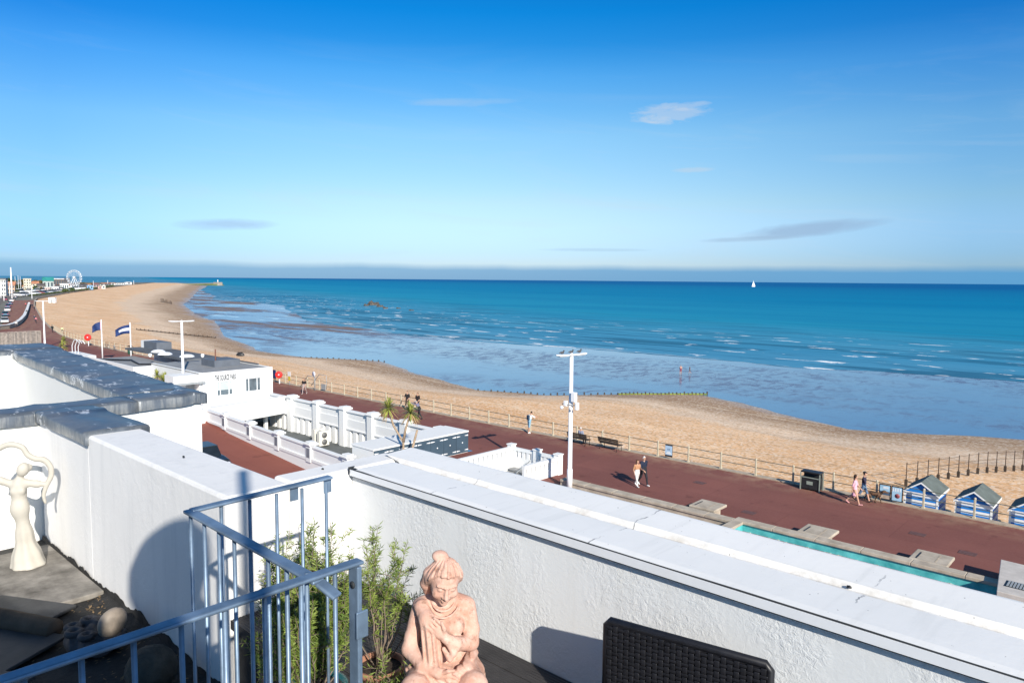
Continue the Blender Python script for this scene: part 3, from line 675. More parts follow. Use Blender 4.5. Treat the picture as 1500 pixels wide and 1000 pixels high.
window(*W1, True); window(*W2, False)
mb = MB(); mb.box(PX, 30.9, 2.06, PX + .03, 34.0, 2.68); mb.build('sign_board', METALW, T)
def text(s, size, loc, rot, m, parent, name='lettering', ext=.01):
    cu = bpy.data.curves.new('txt', 'FONT'); cu.body = s; cu.size = size; cu.extrude = ext; cu.offset = .02; cu.space_character = 1.2; cu.align_x = 'CENTER'; cu.align_y = 'CENTER'
    to = bpy.data.objects.new('txt', cu); me = bpy.data.meshes.new_from_object(to); bpy.data.objects.remove(to); bpy.data.curves.remove(cu)
    me.materials.clear(); me.materials.append(m); me.name = name
    mt = Matrix.Translation(Vector(loc)) @ Matrix(rot).to_4x4(); me.transform(mt)
    o = bpy.data.objects.new(name, me); COL.objects.link(o); o.parent = parent
    if parent is not None:
        r_ = parent
        while r_.parent: r_ = r_.parent
        l, a = XF[r_]; me.transform(Matrix.Rotation(-a, 4, 'Z') @ Matrix.Translation(-l))
    return o
text('THE SOURCE PARK', .5, (PX + .035, 32.25, 2.36), ((0, 0, 1), (.42, 0, 0), (0, 1.45, 0)), SIGNG, T)
# --- AC units in the court
def ac(x, y, lab):
    t = thing('air_conditioning_unit', lab, 'AC unit', (x, y, -2.1), 0, 'air conditioning units in the court')
    mb = MB(); mb.cbox(x, y, -2.02, .42, .95, 1.25); mb.build('casing', M('ac_casing', (.66, .64, .58), .5, .05, 2), t, bevel=.03)
    for z in (-1.7, -1.12):
        mb = MB(); mb.tube([(x + .212, y, z), (x + .235, y, z)], .25, 18); mb.build('fan_grille', M('ac_grille', (.14, .14, .14), .5, .2, 20), t)
    for d in (-.35, .35):
        mb = MB(); mb.cbox(x, y + d, -2.1, .38, .08, .08); mb.build('foot', BLACKM, t)
ac(-55.4 + 3.1 - 1.15, 33.6, 'cream air conditioning unit farther left, standing against the white court wall')
ac(-55.4 + 3.1 - .1, 33.4, 'cream air conditioning unit nearer the pier, in front of the other one')
# --- lockers
T = thing('locker_block', 'row of slate blue beach lockers with white strap hinges and a white flat roof', 'lockers', (-36.5, 31, 0))
LX = -35.95; ny = 7; y0, y1 = 26.5, 34.55; dy = (y1 - y0) / ny
mb = MB(); mb.box(LX - 2.3, y0, -.4, LX - .06, y1, 1.42); mb.build('carcass', WP, T)
mb = MB(); mb.box(LX - 2.4, y0 - .05, 1.42, LX + .02, y1 + .03, 1.53); mb.build('roof', WP, T, bevel=.02)
for k in range(ny):
    a, b = y0 + k * dy, y0 + (k + 1) * dy
    mb = MB(); mb.box(LX - .058, a + .015, .05, LX, b - .015, 1.41); d = mb.build('door', DBLUE, T)
    for z in (.22, 1.22):
        for (u, v_) in ((a + .04, a + .36), (b - .36, b - .04)):
            mb = MB(); s = 1 if u < (a + b) / 2 else -1; e0, e1 = (u, v_) if s > 0 else (v_, u)
            mb.extr([(LX + .001, e0, z - .045), (LX + .001, e1, z - .012), (LX + .001, e1, z + .012), (LX + .001, e0, z + .045)], (.012, 0, 0)); mb.build('strap_hinge', METALW, d)
    mb = MB(); mb.tube([(LX, a + dy * .5, .75), (LX + .03, a + dy * .5, .75)], .05, 10); mb.build('latch', METALW, d)
# --- balustraded stair head
T = thing('stair_enclosure', 'white pierced balustrade with square corner posts round a stair beside the promenade', 'balustrade', (-29.7, 33, 0))
def pierced(p, q, n, z0=-2.6, z1=1.1):
    p, q = Vector((*p, 0)), Vector((*q, 0)); d = (q - p); L_ = d.length; d.normalize(); mb = MB(); nrm = Vector((-d.y, d.x, 0))
    def piece(s0, s1, a, b, th=.09): mb.obox(p + d * (s0 + s1) / 2 + Vector((0, 0, (a + b) / 2)), d * (s1 - s0) / 2, nrm * th, (0, 0, (b - a) / 2))
    piece(0, L_, z0, .50); piece(0, L_, .92, z1, .12); g = L_ / n
    for k in range(n + 1):
        s = k * g; piece(max(0, s - g * .32), min(L_, s + g * .32), .50, .92)
    return mb.build('balustrade_panel', WP, T)
cn = [(-31.75, 28.6), (-31.75, 34.45), (-29.5, 34.45), (-27.8, 34.45), (-27.8, 31.2)]
pierced(cn[0], cn[1], 14); pierced(cn[1], cn[2], 6); pierced(cn[2], cn[3], 5); pierced(cn[3], cn[4], 8)
for c_ in cn[1:4]:
    mb = MB(); mb.cbox(*c_, -.3, .42, .42, 1.52); mb.build('corner_post', WP, T, bevel=.02)
    mb = MB(); mb.cbox(*c_, 1.22, .5, .5, .08); mb.build('post_cap', WP, T, bevel=.02)
mb = MB()
for k in range(7): mb.box(-31.5, 33.9 - .42 * k, -.3 - .17 * k, -28.0, 34.3 - .42 * k, -.2 - .17 * k)
mb.build('stair_flight', LGREY, T)
mb = MB(); mb.box(-31.7, 28, -2.7, -27.85, 34.4, -2.6); mb.build('stair_floor', LGREY, T)
mb = MB(); mb.tube([(-29.8, 34.1, .55), (-29.8, 31.5, -.5)], .03, 8); mb.build('handrail', FRAMEG, T)
# --- planters: long stone coped pool and seat slabs
COP = M('sandstone_coping', (.42, .35, .27), .85, .25, 1.6, .35, 18, .008, col2=(.52, .45, .36), obj=False)
TURQ = M('turquoise_pool_paint', (.06, .44, .46), .4, .25, 2.0, .1, 10, .005, col2=(.14, .58, .58), obj=False)
GRAV = M('pale_gravel', (.36, .34, .29), .9, .7, 9, 1, 20, .03, col2=(.62, .58, .5), obj=False)
T = thing('coping_wall', 'low stone wall with pale coping running along the landward side of the promenade', 'wall', (-20, 32.8, 0))
mb = MB(); mb.box(-26.0, 32.45, -.6, -15.4, 32.9, .32); mb.build('wall', COP, T)
mb = MB(); x = -26.0
while x < -15.5: mb.box(x + .01, 32.38, .32, min(x + 1.85, -15.4) - .01, 32.97, .46); x += 1.85
mb.build('coping', COP, T, bevel=.02)
T = thing('paddling_pool', 'long empty turquoise painted pool with stone coping and gravel along its edge', 'pool', (-10, 32.3, 0))
mb = MB(); mb.box(-15.1, 32.72, -.5, -3.2, 32.92, .36); mb.box(-15.1, 29, -.5, -14.9, 32.719, .36); mb.build('basin_wall', TURQ, T)
mb = MB(); x = -15.35
while x < -3.3: mb.box(x + .008, 32.62, .36, min(x + 1.95, -3.2) - .008, 33.16, .50); x += 1.95
mb.box(-15.35, 29, .36, -14.82, 32.61, .50); mb.build('coping', COP, T, bevel=.02)
mb = MB(); mb.sm = False
random.seed(5); n1 = 60; vs = []
for i in range(n1 + 1):
    for j in range(8): vs.append((-14.9 + 11.7 * i / n1, 32.73 - j * .4 + (random.uniform(-.1, .1) if j else 0), -.06 + random.uniform(0, .09)))
mb.add(vs, [(i * 8 + j, (i + 1) * 8 + j, (i + 1) * 8 + j + 1, i * 8 + j + 1)[::-1] for i in range(n1) for j in range(7)]); mb.build('gravel', GRAV, T)
for i, (x, lab) in enumerate(((-17.35, 'stone bench slab behind the low wall, farthest along the promenade'), (-11.75, 'middle stone bench slab against the turquoise pool'), (-7.05, 'stone bench slab at the near end of the turquoise pool'))):
    t = thing('stone_bench', lab, 'bench', (x, 33.9, 0), 0, 'stone bench slabs along the wall')
    mb = MB(); mb.box(x - .72, 33.18, .36, x + .72, 34.6, .50); mb.build('slab', COP, t, bevel=.04)
    mb = MB(); mb.box(x - .5, 33.3, 0, x + .5, 34.3, .36); mb.build('pedestal', COP, t)
    mb = MB(); mb.box(x - .5, 33.35, .501, x - .44, 34.2, .512); mb.build('drain_slot', BLACKM, t)
    mb = MB(); mb.box(x + .2, 33.35, .501, x + .26, 34.3, .508); mb.build('joint', CONC, t)
T = thing('concrete_kiosk_base', 'pale concrete block with a dark slatted grille at the end of the pool', 'block', (-3.9, 33.5, 0))
mb = MB(); mb.extr([(-4.75, 34.75, -.2), (-2.2, 34.6, -.2), (-2.2, 31, -.2), (-4.3, 31, -.2)], (0, 0, 1.0)); mb.build('block', M('chalky_concrete', (.50, .46, .42), .85, .15, 2, .2, 20, .006), T, bevel=.02)
for k in range(7):
    mb = MB(); mb.box(-4.12 + k * .1, 31.75, .81, -4.06 + k * .1, 32.35, .835); mb.build('grille_bar', FRAMEG, T)
mb = MB(); mb.box(-4.2, 31.7, .79, -3.4, 32.4, .806); mb.build('grille_well', BLACKM, T)
for x, y, lb in ((-8.6, 38.2, 'dark drain cover on the red tarmac below the middle beach hut'), (-6.3, 37.0, 'dark drain cover on the red tarmac nearest the concrete block'), (-15.9, 35.6, 'dark drain cover near the coping wall beside the first bench slab'), (-20.5, 38.9, 'dark drain cover on the open tarmac behind the walking couple')):
    mb = MB(); mb.box(x - .35, y - .25, .004, x + .35, y + .25, .014)
    tag(mb.build('drain_cover', M('drain_iron', (.125, .062, .053), .7, .3, 8) if 'drain_iron' not in bpy.data.materials else bpy.data.materials['drain_iron'], None, (x, y, 0), bevel=.004), lb, 'drain cover', 'drain covers in the promenade')
# --- promenade railing
CREAM = M('cream_green_concrete', (.42, .37, .27), .8, .2, 3, .2, 25, .004, col2=(.56, .50, .38))
RAILG = M('rail_green_grey', (.12, .125, .10), .6, .25, 6)
T = thing('promenade_railing', 'long seafront railing of cream posts and two thin rails along the shingle', 'railing', (-60, 42.75, 0))
FY = lambda x: Yland(x) - .18
mbp = MB(); mbp.cbox(0, 0, 0, .10, .10, 1.04); mbp.lathe([(.066, 1.04), (.066, 1.07), (.04, 1.11), (0, 1.12)], n=10); mbp.cbox(0, 0, 0, .16, .16, .12)
xp = [-18.76 + 2.33 * k for k in range(-44, 18)]
proto = None
for x in xp:
    if proto is None: proto = mbp.build('post', CREAM, T, local=True, bevel=.015); o = proto
    else: o = proto.copy(); COL.objects.link(o); o.parent = T
    o.location = (x + 60, FY(x) - 42.75, 0)
for z in (.98, .52):
    mb = MB(); pts = [(x, FY(x), z) for x in np.arange(-190, 23, 6)]; mb.tube([(x, y + .085, z) for x, y, z in pts], .024, 6); mb.build('rail', RAILG, T)
x = xp[0] - 2.4
while x > -190:
    o = proto.copy(); COL.objects.link(o); o.parent = T; o.location = (x + 60, FY(x) - 42.75, 0); x -= 2.6
# --- beach huts
HB = M('hut_blue', (.015, .20, .60), .55, .08, 2); HW = M('hut_white', (.80, .80, .78), .55, .05, 2); HR = M('green_grey_felt', (.115, .135, .125), .85, .2, 2, .3, 20, .006)
def make_hut():
    t = thing('beach_hut', 'x', 'beach hut', (0, 0, 0), 0, 'striped beach huts by the railing'); w_, d_, he, ha = 1.58, 2.0, 1.48, 2.02; n = 9; s = he / n * 1.0
    def slab(face, z0, z1):
        pass
    body = MB()
    def ring(z0, z1, i):                     # a course of boards, alternately white and blue; front clipped under the gable
        body.mi = i % 2
        body.box(-w_ / 2, 0, z0, w_ / 2, .05, z1); body.box(-w_ / 2, d_ - .05, z0, w_ / 2, d_, z1)
        body.box(-w_ / 2, .05, z0, -w_ / 2 + .05, d_ - .05, z1); body.box(w_ / 2 - .05, .05, z0, w_ / 2, d_ - .05, z1)
    k = 0; z = 0; st = .205
    while z < he - 1e-6: ring(z, min(z + st, he), k); z += st; k += 1
    z = he
    while z < ha - .02:
        z2 = min(z + st if z > he else (k * st), ha - .001); f0, f1 = (ha - z) / (ha - he), (ha - z2) / (ha - he); body.mi = 1
        for yy in (0, d_ - .05): body.extr([(-w_ / 2 * f0, yy, z), (w_ / 2 * f0, yy, z), (w_ / 2 * f1, yy, z2), (-w_ / 2 * f1, yy, z2)], (0, .05, 0))
        if not (z == he and (z2 - z) < st * .99): k += 1
        z = z2
    body.build('body', [HW, HB], t, local=True)
    o_, th = .14, .035
    for sx in (-1, 1):
        r_ = MB(); sl_ = (ha - he) / (w_ / 2); ex = w_ / 2 + .09
        p0 = Vector((0, -o_, ha + .02)); p1 = Vector((sx * ex, -o_, ha + .02 - sl_ * ex))
        for q in range(5):
            a, b = p0.lerp(p1, q / 5), p0.lerp(p1, (q + 1) / 5)
            r_.extr([a + Vector((0, 0, .012 * (5 - q) / 5)), b + Vector((0, 0, .012)), b + Vector((0, 0, th + .012)), a + Vector((0, 0, th))], (0, d_ + 2 * o_, 0))
        r_.build('roof_slope', HR, t, local=True)
        b_ = MB(); b_.extr([p0 + Vector((0, -.021, .03)), p1 + Vector((0, -.021, .03)), p1 + Vector((0, -.021, -.05)), p0 + Vector((0, -.021, -.05))], (0, .02, 0)); b_.build('barge_board', HW, t, local=True)
        e_ = MB(); e_.box(sx * ex - .012, -o_ - .001, p1.z - .10, sx * ex + .012, d_ + o_, p1.z + .02); e_.build('eaves_board', HW, t, local=True)
        c_ = MB(); c_.box(sx * (w_ / 2) - .05, -.015, 0, sx * (w_ / 2) + .05, -.001, he - .02); c_.build('corner_board', HW, t, local=True)
    return t
h0 = make_hut()
for i, (x, lab) in enumerate(((-9.66, 'blue and white striped beach hut beside the two poster panels'), (-7.22, 'middle blue and white striped beach hut of the three'), (-4.85, 'blue and white striped beach hut cut off by the right edge of the photo'))):
    h = h0 if i == 0 else copy_tree(h0); put(h, (x, 43.16, -.72), R(0), lab)
# --- benches
WOODD = M('dark_bench_wood', (.055, .045, .035), .7, .3, 8); IRON = M('black_iron', (.02, .02, .022), .5, .3, 5)
def make_bench():
    t = thing('park_bench', 'x', 'bench', (0, 0, 0), 0, 'wooden benches facing the sea')
    for k in range(4): mb = MB(); mb.box(-.9, -.18 + k * .12, .43, .9, -.08 + k * .12, .465); mb.build('seat_slat', WOODD, t, local=True)
    for k in range(3): mb = MB(); mb.obox((0, -.27 - k * .035, .58 + k * .13), (.9, 0, 0), (0, .015, .004), (0, -.012, .05)); mb.build('back_slat', WOODD, t, local=True)
    for x in (-.75, .75):
        mb = MB(); mb.tube([(x, .27, 0), (x, .26, .42), (x, -.2, .42), (x, -.24, .5), (x, -.34, .9)], .022, 8); mb.build('frame', IRON, t, local=True)
        mb = MB(); mb.tube([(x, -.3, 0), (x, -.2, .42)], .022, 8); mb.build('leg', IRON, t, local=True)
        mb = MB(); mb.tube([(x, .24, .42), (x, .22, .66), (x, -.27, .66)], .018, 8); mb.build('armrest', IRON, t, local=True)
    return t
b0 = make_bench(); b1 = copy_tree(b0)
put(b0, (-31.9, 41.95, 0), 0, 'dark wooden bench with a person sitting on it, nearer the tall lamp post'); put(b1, (-29.25, 42.15, 0), R(-2), 'empty dark wooden bench facing the sea by the railing')
# --- bin
T = thing('litter_bin', 'black double litter bin with pale frame standing at the railing', 'bin', (-15.1, 42.15, 0))
BINF = M('bin_frame', (.25, .28, .24), .5, .1, 4)
mb = MB(); mb.box(-15.62, 41.88, .08, -14.58, 42.42, .78); mb.build('body', BLACKM, T, bevel=.03)
mb = MB(); mb.box(-15.66, 41.84, 1.02, -14.54, 42.46, 1.12); mb.build('hood', BLACKM, T, bevel=.04)
mb = MB(); mb.box(-15.60, 42.25, .78, -14.60, 42.42, 1.02); mb.build('back_panel', BLACKM, T)
for x in (-15.64, -14.56):
    for y in (41.86, 42.44): mb = MB(); mb.cbox(x, y, 0, .05, .05, 1.02); mb.build('upright', BINF, T)
mb = MB(); mb.box(-15.6, 41.845, .74, -14.6, 41.875, .79); mb.build('trim', BINF, T)
mb = MB(); mb.box(-15.3, 41.872, .35, -14.95, 41.879, .55); mb.build('emblem', BINF, T)
# --- signs on the railing
def poster(name, lab, x0, x1, z0, z1, y, build, group=None):
    t = thing(name, lab, 'sign', ((x0 + x1) / 2, y, 0), 0, group)
    mb = MB(); mb.box(x0, y - .03, z0, x1, y, z1); mb.build('backing', M('sign_frame_black', (.015, .018, .025), .5, .2, 3), t)
    build(t, x0, x1, z0, z1, y - .032); return t
SKYB = M('poster_sky', (.35, .55, .70), .5, .25, 3); SEAB = M('poster_dark', (.06, .10, .16), .5, .6, 5); PALE = M('poster_pale', (.72, .76, .78), .5, .1, 6); SANDP = M('poster_sand', (.45, .36, .28), .5, .4, 5)
def pr(t, nm, m, x0, z0, x1, z1, y): mb = MB(); mb.box(x0, y - .004, z0, x1, y, z1); return mb.build(nm, m, t)
def pic(t, x0, x1, z0, z1, y):
    w_, h_ = x1 - x0, z1 - z0
    pr(t, 'picture', SKYB, x0 + .05, z0 + h_ * .55, x1 - .05, z1 - .05, y); pr(t, 'picture', SANDP, x0 + .05, z0 + .05, x1 - .05, z0 + h_ * .3, y); pr(t, 'picture', SEAB, x0 + .05, z0 + h_ * .3, x1 - .05, z0 + h_ * .55, y)
    pr(t, 'heading', PALE, x0 + w_ * .35, z0 + h_ * .72, x1 - .12, z0 + h_ * .86, y - .005)
def pic2(t, x0, x1, z0, z1, y):
    w_, h_ = x1 - x0, z1 - z0
    pr(t, 'picture', SKYB, x0 + .05, z0 + .05, x1 - .05, z1 - .05, y)
    for k, f in enumerate((.1, .3, .5, .7)): pr(t, 'heading', PALE, x0 + w_ * (f + .01), z0 + h_ * .66, x0 + w_ * (f + .13), z0 + h_ * .88, y - .005)
    mb = MB(); mb.tube([(x0 + w_ * .55, y - .004, z0 + h_ * .38), (x0 + w_ * .55, y - .010, z0 + h_ * .38)], w_ * .22, 14); mb.build('emblem', M('poster_red', (.28, .07, .08), .5, .5, 9), t)
poster('poster_panel', 'black framed poster panel with a beach picture, left one of the pair on the railing', -11.62, -11.02, .14, .98, 42.66, pic, 'poster panels beside the huts')
poster('poster_panel', 'black framed poster panel with pale lettering, right one next to the hut', -11.0, -10.42, .14, .98, 42.66, pic2, 'poster panels beside the huts')
def pic3(t, x0, x1, z0, z1, y):
    w_, h_ = x1 - x0, z1 - z0
    pr(t, 'face', M('sign_light_blue', (.42, .58, .74), .5, .1, 3), x0 + .01, z0 + .12, x1 - .01, z1 - .07, y)
    mb = MB(); mb.extr([(x0 + .05, y - .009, z0 + .17), (x1 - .05, y - .009, z0 + .17), (x1 - w_ * .33, y - .009, z0 + h_ * .42), (x0 + w_ * .33, y - .009, z0 + h_ * .42)], (0, .004, 0)); mb.build('emblem', PALE, t)
    for z in (.56, .64): pr(t, 'lettering', SEAB, x0 + w_ * .28, z0 + h_ * z, x1 - w_ * .32, z0 + h_ * (z + .03), y - .005)
poster('notice_board', 'pale blue notice board hung on the railing', -25.1, -24.55, .18, 1.0, 42.66, pic3)
# --- lamps
def make_lamp():
    t = thing('street_lamp', 'x', 'street lamp', (0, 0, 0), 0, 'tall white promenade lamps')
    mb = MB(); mb.tube([(0, 0, 0), (0, 0, 1.2), (0, 0, 1.25), (0, 0, 7.75)], [.17, .16, .13, .105], 16); mb.build('pole', METALW, t, local=True)
    for s in (-1, 1):
        mb = MB(); mb.extr([(0, -.16, 7.76), (s * 1.05, -.20, 7.80), (s * 1.18, 0, 7.81), (s * 1.05, .20, 7.80), (0, .16, 7.76)], (0, 0, .07)); mb.build('lamp_head', METALW, t, local=True, bevel=.02)
        mb = MB(); mb.box(s * .35, -.12, 7.735, s * 1.0, .12, 7.757); mb.build('lens', M('lamp_lens', (.5, .52, .52), .3, .05, 3), t, local=True)
    mb = MB(); mb.tube([(0, 0, 7.7), (0, 0, 7.9)], .08, 10); mb.build('collar', METALW, t, local=True)
    return t
l0 = make_lamp(); l1 = copy_tree(l0); l2 = copy_tree(l0)
put(l0, (-25.2, 32.3, 0), R(82), 'tall white twin lamp post with boxes and cameras on it, nearest to the terrace')
put(l1, (-70.0, 29.3, 0), R(80), 'white twin lamp post in front of the pavilion'); put(l2, (-140.0, 35.8, 0), R(62), 'white twin lamp post beside the timber hoarding')
for (dx, z, w_, h_) in ((.30, 5.15, .30, .55), (-.28, 4.85, .20, .30), (.52, 4.72, .16, .42)):
    mb = MB(); mb.cbox(-25.2 + dx, 32.2, z, w_, .22, h_); mb.build('equipment_box', METALW, l0, bevel=.02)
mb = MB(); mb.tube([(-25.75, 32.2, 4.95), (-24.6, 32.2, 4.95)], .03, 8); mb.build('bracket', FRAMEG, l0)
for dx in (-.5, .18):
    mb = MB(); mb.ball((-25.2 + dx, 32.1, 4.75), .11); mb.build('camera_dome', METALW, l0)
# birds perched on the lamp head
for dx in (-.72, -.02, .62):
    by = 32.3 + dx; bx_ = -25.2 + dx * .14
    o = MB(); o.ball((bx_, by, 7.97), .07, .16, .075, 10); o.ball((bx_, by + .14, 8.06), .045, .05, .05, 8); o.tube([(bx_, by - .12, 7.98), (bx_, by - .3, 7.96)], [.05, .01], 6); o.tube([(bx_, by + .18, 8.05), (bx_, by + .26, 8.03)], [.015, .004], 5)
    for q in (-.03, .03): o.tube([(bx_ + q, by, 7.92), (bx_ + q, by, 7.87)], .008, 5)
    b = o.build('gull', M('dark_gull', (.08, .08, .085), .8, .3, 12), None, (bx_, by, 7.87))
    tag(b, {-.72: 'small dark bird perched on the left arm of the nearest lamp post', -.02: 'small dark bird perched at the middle of the nearest lamp post', .62: 'small dark bird perched on the right arm of the nearest lamp post'}[dx], 'bird', 'birds on the lamp')
# ---------------------------------------------------------------- people (bodies face -Y before turning)
SKIN = M('skin', (.50, .29, .20), .6, .08, 6)
_cm = {}
def cloth(c):
    k = tuple(c)
    if k not in _cm: _cm[k] = M('cloth_%02d' % len(_cm), c, .85, .25, 7, .3, 25, .01)
    return _cm[k]
V3 = lambda *a: np.array(a, float)
def person(label, loc, rz, top, bottom, hair=(.03, .02, .015), shoe=(.03, .03, .035), h=1.72, legs=((12, 4), (-14, 18)), arms=((-20, 15, 6), (20, 20, 6)), lean=0, sleeve=1.0, leg_cover=1.0, skirt=0, bald=False, longhair=False, pelvis=None, hat=None, head=0, group=None, res=.019, build=1.0):
    """legs: (thigh forward, knee bend); arms: (upper arm forward, elbow bend, outward) in degrees; sleeve/leg_cover: share that is clothed"""
    S = h / 1.75; pz = .93 * S if pelvis is None else pelvis
    pv = V3(0, 0, pz); L = R(lean); up = V3(0, -math.sin(L), math.cos(L)); fw = V3(0, -math.cos(L), -math.sin(L))
    chest = pv + up * .36 * S; neck = pv + up * .53 * S; hd = neck + up * .16 * S + fw * (.02 + .05 * math.sin(R(head))) * S
    prims = []                       # (a, b, ra, rb, material)  0 skin 1 top 2 bottom 3 shoe 4 hair
    add = lambda a, b, ra, rb, m: prims.append((a, b, ra * S, rb * S, m))
    w = build
    for s in (-1, 1):
        add(pv + V3(s * .07 * S, 0, .02), pv + up * .2 * S + V3(s * .055 * S, 0, 0), .105 * w, .10 * w, 2 if not skirt else 1)
        add(pv + up * .2 * S + V3(s * .055 * S, 0, 0), chest + V3(s * .08 * S, 0, 0), .10 * w, .105 * w, 1)
        add(chest + up * .06 * S + V3(s * .08 * S, 0, 0), chest + up * .10 * S + V3(s * .15 * S, 0, 0), .085 * w, .06 * w, 1)
    add(neck - up * .05 * S, hd - up * .06 * S, .055, .05, 0)
    hips = []; hands = []; feet = []
    for i, s in enumerate((-1, 1)):
        th, kn = map(R, legs[i]); hip = pv + V3(s * .09 * S, 0, -.02)
        kd = V3(s * .02, -math.sin(th), -math.cos(th)); knee = hip + kd * .43 * S
        ad = V3(0, -math.sin(th - kn), -math.cos(th - kn)); ank = knee + ad * .42 * S
        lc = leg_cover
        def seg(a, b, ra, rb, f0, f1, mcl):
            # clothed up to share lc of the whole leg, skin below
            if lc >= f1: add(a, b, ra, rb, mcl)
            elif lc <= f0: add(a, b, ra * .92, rb * .92, 0)
            else:
                t = (lc - f0) / (f1 - f0); m = a + (b - a) * t; rm = ra + (rb - ra) * t
                add(a, m, ra * 1.08, rm * 1.12, mcl); add(m, b, rm * .9, rb * .92, 0)
        seg(hip, knee, .092 * w, .062, 0, .5, 2); seg(knee, ank, .062, .043, .5, 1, 2)
        fd = V3(s * .04, -math.cos(th - kn), math.sin(th - kn) * .8); fd /= np.linalg.norm(fd)
        if kn > R(60) and pelvis is not None: fd = V3(0, -1, -.1)
        add(ank + V3(0, .02, -.03) * S, ank + fd * .17 * S + V3(0, 0, -.045 * S), .045, .035, 3); feet.append(ank)
    if skirt:
        for a_ in np.linspace(0, 2 * PI, 10)[:-1]:
            add(pv + up * .16 * S, pv + V3(math.cos(a_) * .13, math.sin(a_) * .11 - .01, -skirt) * S, .09, .05, 1)
    fingers = []
    for i, s in enumerate((-1, 1)):
        ua, eb, out = map(R, arms[i]); sh = chest + up * .10 * S + V3(s * .185 * S, 0, 0)
        d1 = V3(s * math.sin(out), -math.sin(ua + L) * math.cos(out), -math.cos(ua + L) * math.cos(out)); el = sh + d1 * .29 * S
        inn = -s * math.sin(out) * 1.2
        d2 = V3(inn, -math.sin(ua + L + eb), -math.cos(ua + L + eb)); d2 /= np.linalg.norm(d2); wr = el + d2 * .25 * S
        if sleeve >= .5: add(sh, el, .058 * w, .046, 1)
        else:
            m = sh + (el - sh) * (sleeve * 2); add(sh, m, .06 * w, .056, 1); add(m, el, .045, .038, 0)
        if sleeve >= 1: add(el, wr, .045, .034, 1)
        else: add(el, wr, .038, .028, 0)
        hn = wr + d2 * .075 * S; add(wr, hn, .028, .036, 0)
        side = np.cross(d2, V3(0, 0, 1.0)); n_ = np.linalg.norm(side); side = side / n_ if n_ > .05 else V3(0, 1, 0)
        for k, q in enumerate((-.027, -.009, .009, .027)):
            ln = (.075, .085, .08, .062)[k]; b0 = hn + side * q * S; fingers.append((b0, b0 + d2 * ln * .55 * S, b0 + d2 * ln * S + V3(0, -.015, -.005)))
        fingers.append((wr + side * .03 * S + d2 * .03 * S, wr + side * .055 * S + d2 * .065 * S, wr + side * .058 * S + d2 * .10 * S))
    f = V3(0, -math.cos(R(head) + L * .5), -math.sin(R(head) + L * .5))
    def fn(P, part=None):
        d = None
        for a, b, ra, rb, m in prims:
            q = g_cap(P, a, b, ra, rb); d = q if d is None else smin(d, q, .025)
        hdd = smin(g_ell(P, hd, (.073 * S, .09 * S, .112 * S)), g_ell(P, hd + f * .035 * S + V3(0, 0, -.055 * S), (.05 * S, .055 * S, .06 * S)), .03)
        hdd = smin(hdd, g_cap(P, hd + f * .08 * S + V3(0, 0, .01), hd + f * .105 * S + V3(0, 0, -.02 * S), .012, .017), .012)
        for s in (-1, 1): hdd = smin(hdd, g_ell(P, hd + V3(s * .078 * S, .005, -.01), (.014, .026, .034)), .008)
        return smin(d, hdd, .015)
    hairc = hd + V3(0, .018, .022) * S
    def lab(C):
        best = np.full(len(C), 9.0); m_ = np.zeros(len(C), int)
        for a, b, ra, rb, m in prims:
            q = g_cap(C, a, b, ra, rb); k = q < best; best[k] = q[k]; m_[k] = m
        q = g_ell(C, hd, (.073 * S, .09 * S, .112 * S)); k = q < best; m_[k] = 0
        hh = (C - hd) @ f.astype(np.float32); zz = C[:, 2] - hd[2]
        eye = np.zeros(len(C), bool)
        if not bald:
            k2 = (q < best + .03) & (((hh < .035 * S) & (zz > -.05 * S)) | (zz > .06 * S)) & (zz > -.13 * S); m_[k2] = 4
        return m_
    mb = MB(); R_ = .9
    lo = (-.65, -1.0, min(-.02, pz - 1.0)); hi = (.65, .75, pz + .95 * S)
    allp = np.array([p for a, b, *_ in prims for p in (a, b)] + [hd]); lo = allp.min(0) - .17; hi = allp.max(0) + .17; lo[2] = min(lo[2], -.02)
    add_surface(mb, fn, lo, hi, res, lab)
    mb.mi = 0
    for a, b, c_ in fingers: mb.tube([a, b, c_], [.0105 * S, .0095 * S, .007 * S], 6)
    mb.mi = 5
    for s in (-1, 1):
        e = hd + f * .083 * S + V3(s * .032, 0, .012) * S; mb.ball(tuple(e), .010 * S, n=6)
    mb.mi = 0
    mats = [SKIN, cloth(top), cloth(bottom), cloth(shoe), cloth(hair), M('eye', (.02, .015, .01), .3, .1) if 'eye' not in bpy.data.materials else bpy.data.materials['eye']]
    o = mb.build('person', mats); o.location = (loc[0], loc[1], loc[2] if len(loc) > 2 else 0); o.rotation_euler = (0, 0, rz); XF[o] = (Vector(o.location), rz)
    tag(o, label, 'person', group)
    if longhair:
        mb = MB()
        def hf(P):
            d = smax(g_ell(P, hd + V3(0, .02, .02) * S, (.09 * S, .10 * S, .115 * S)), -(g_ell(P, hd + f * .12 * S + V3(0, 0, -.03) * S, (.075 * S, .10 * S, .12 * S))), .01)
            return smin(d, g_ell(P, hd + V3(0, .07, -.13) * S, (.075 * S, .045 * S, .16 * S)), .03)
        add_surface(mb, hf, hd - .32, hd + .2, .017); hp = mb.build('hair', cloth(hair), o, local=True)
    if hat:
        mb = MB(); add_surface(mb, lambda P: smin(smax(g_ell(P, hd + V3(0, .01, .04) * S, (.085 * S, .1 * S, .085 * S)), -(P[..., 2] - hd[2] - .03 * S), .008), g_ell(P, hd + f * .1 * S + V3(0, 0, .045 * S), (.06 * S, .06 * S, .01 * S)), .01), hd - .2, hd + .2, .016); mb.build('cap', cloth(hat), o, local=True)
    o['_hd'] = [float(q) for q in hd]; o['_ch'] = [float(q) for q in chest]
    del o['_hd']; 
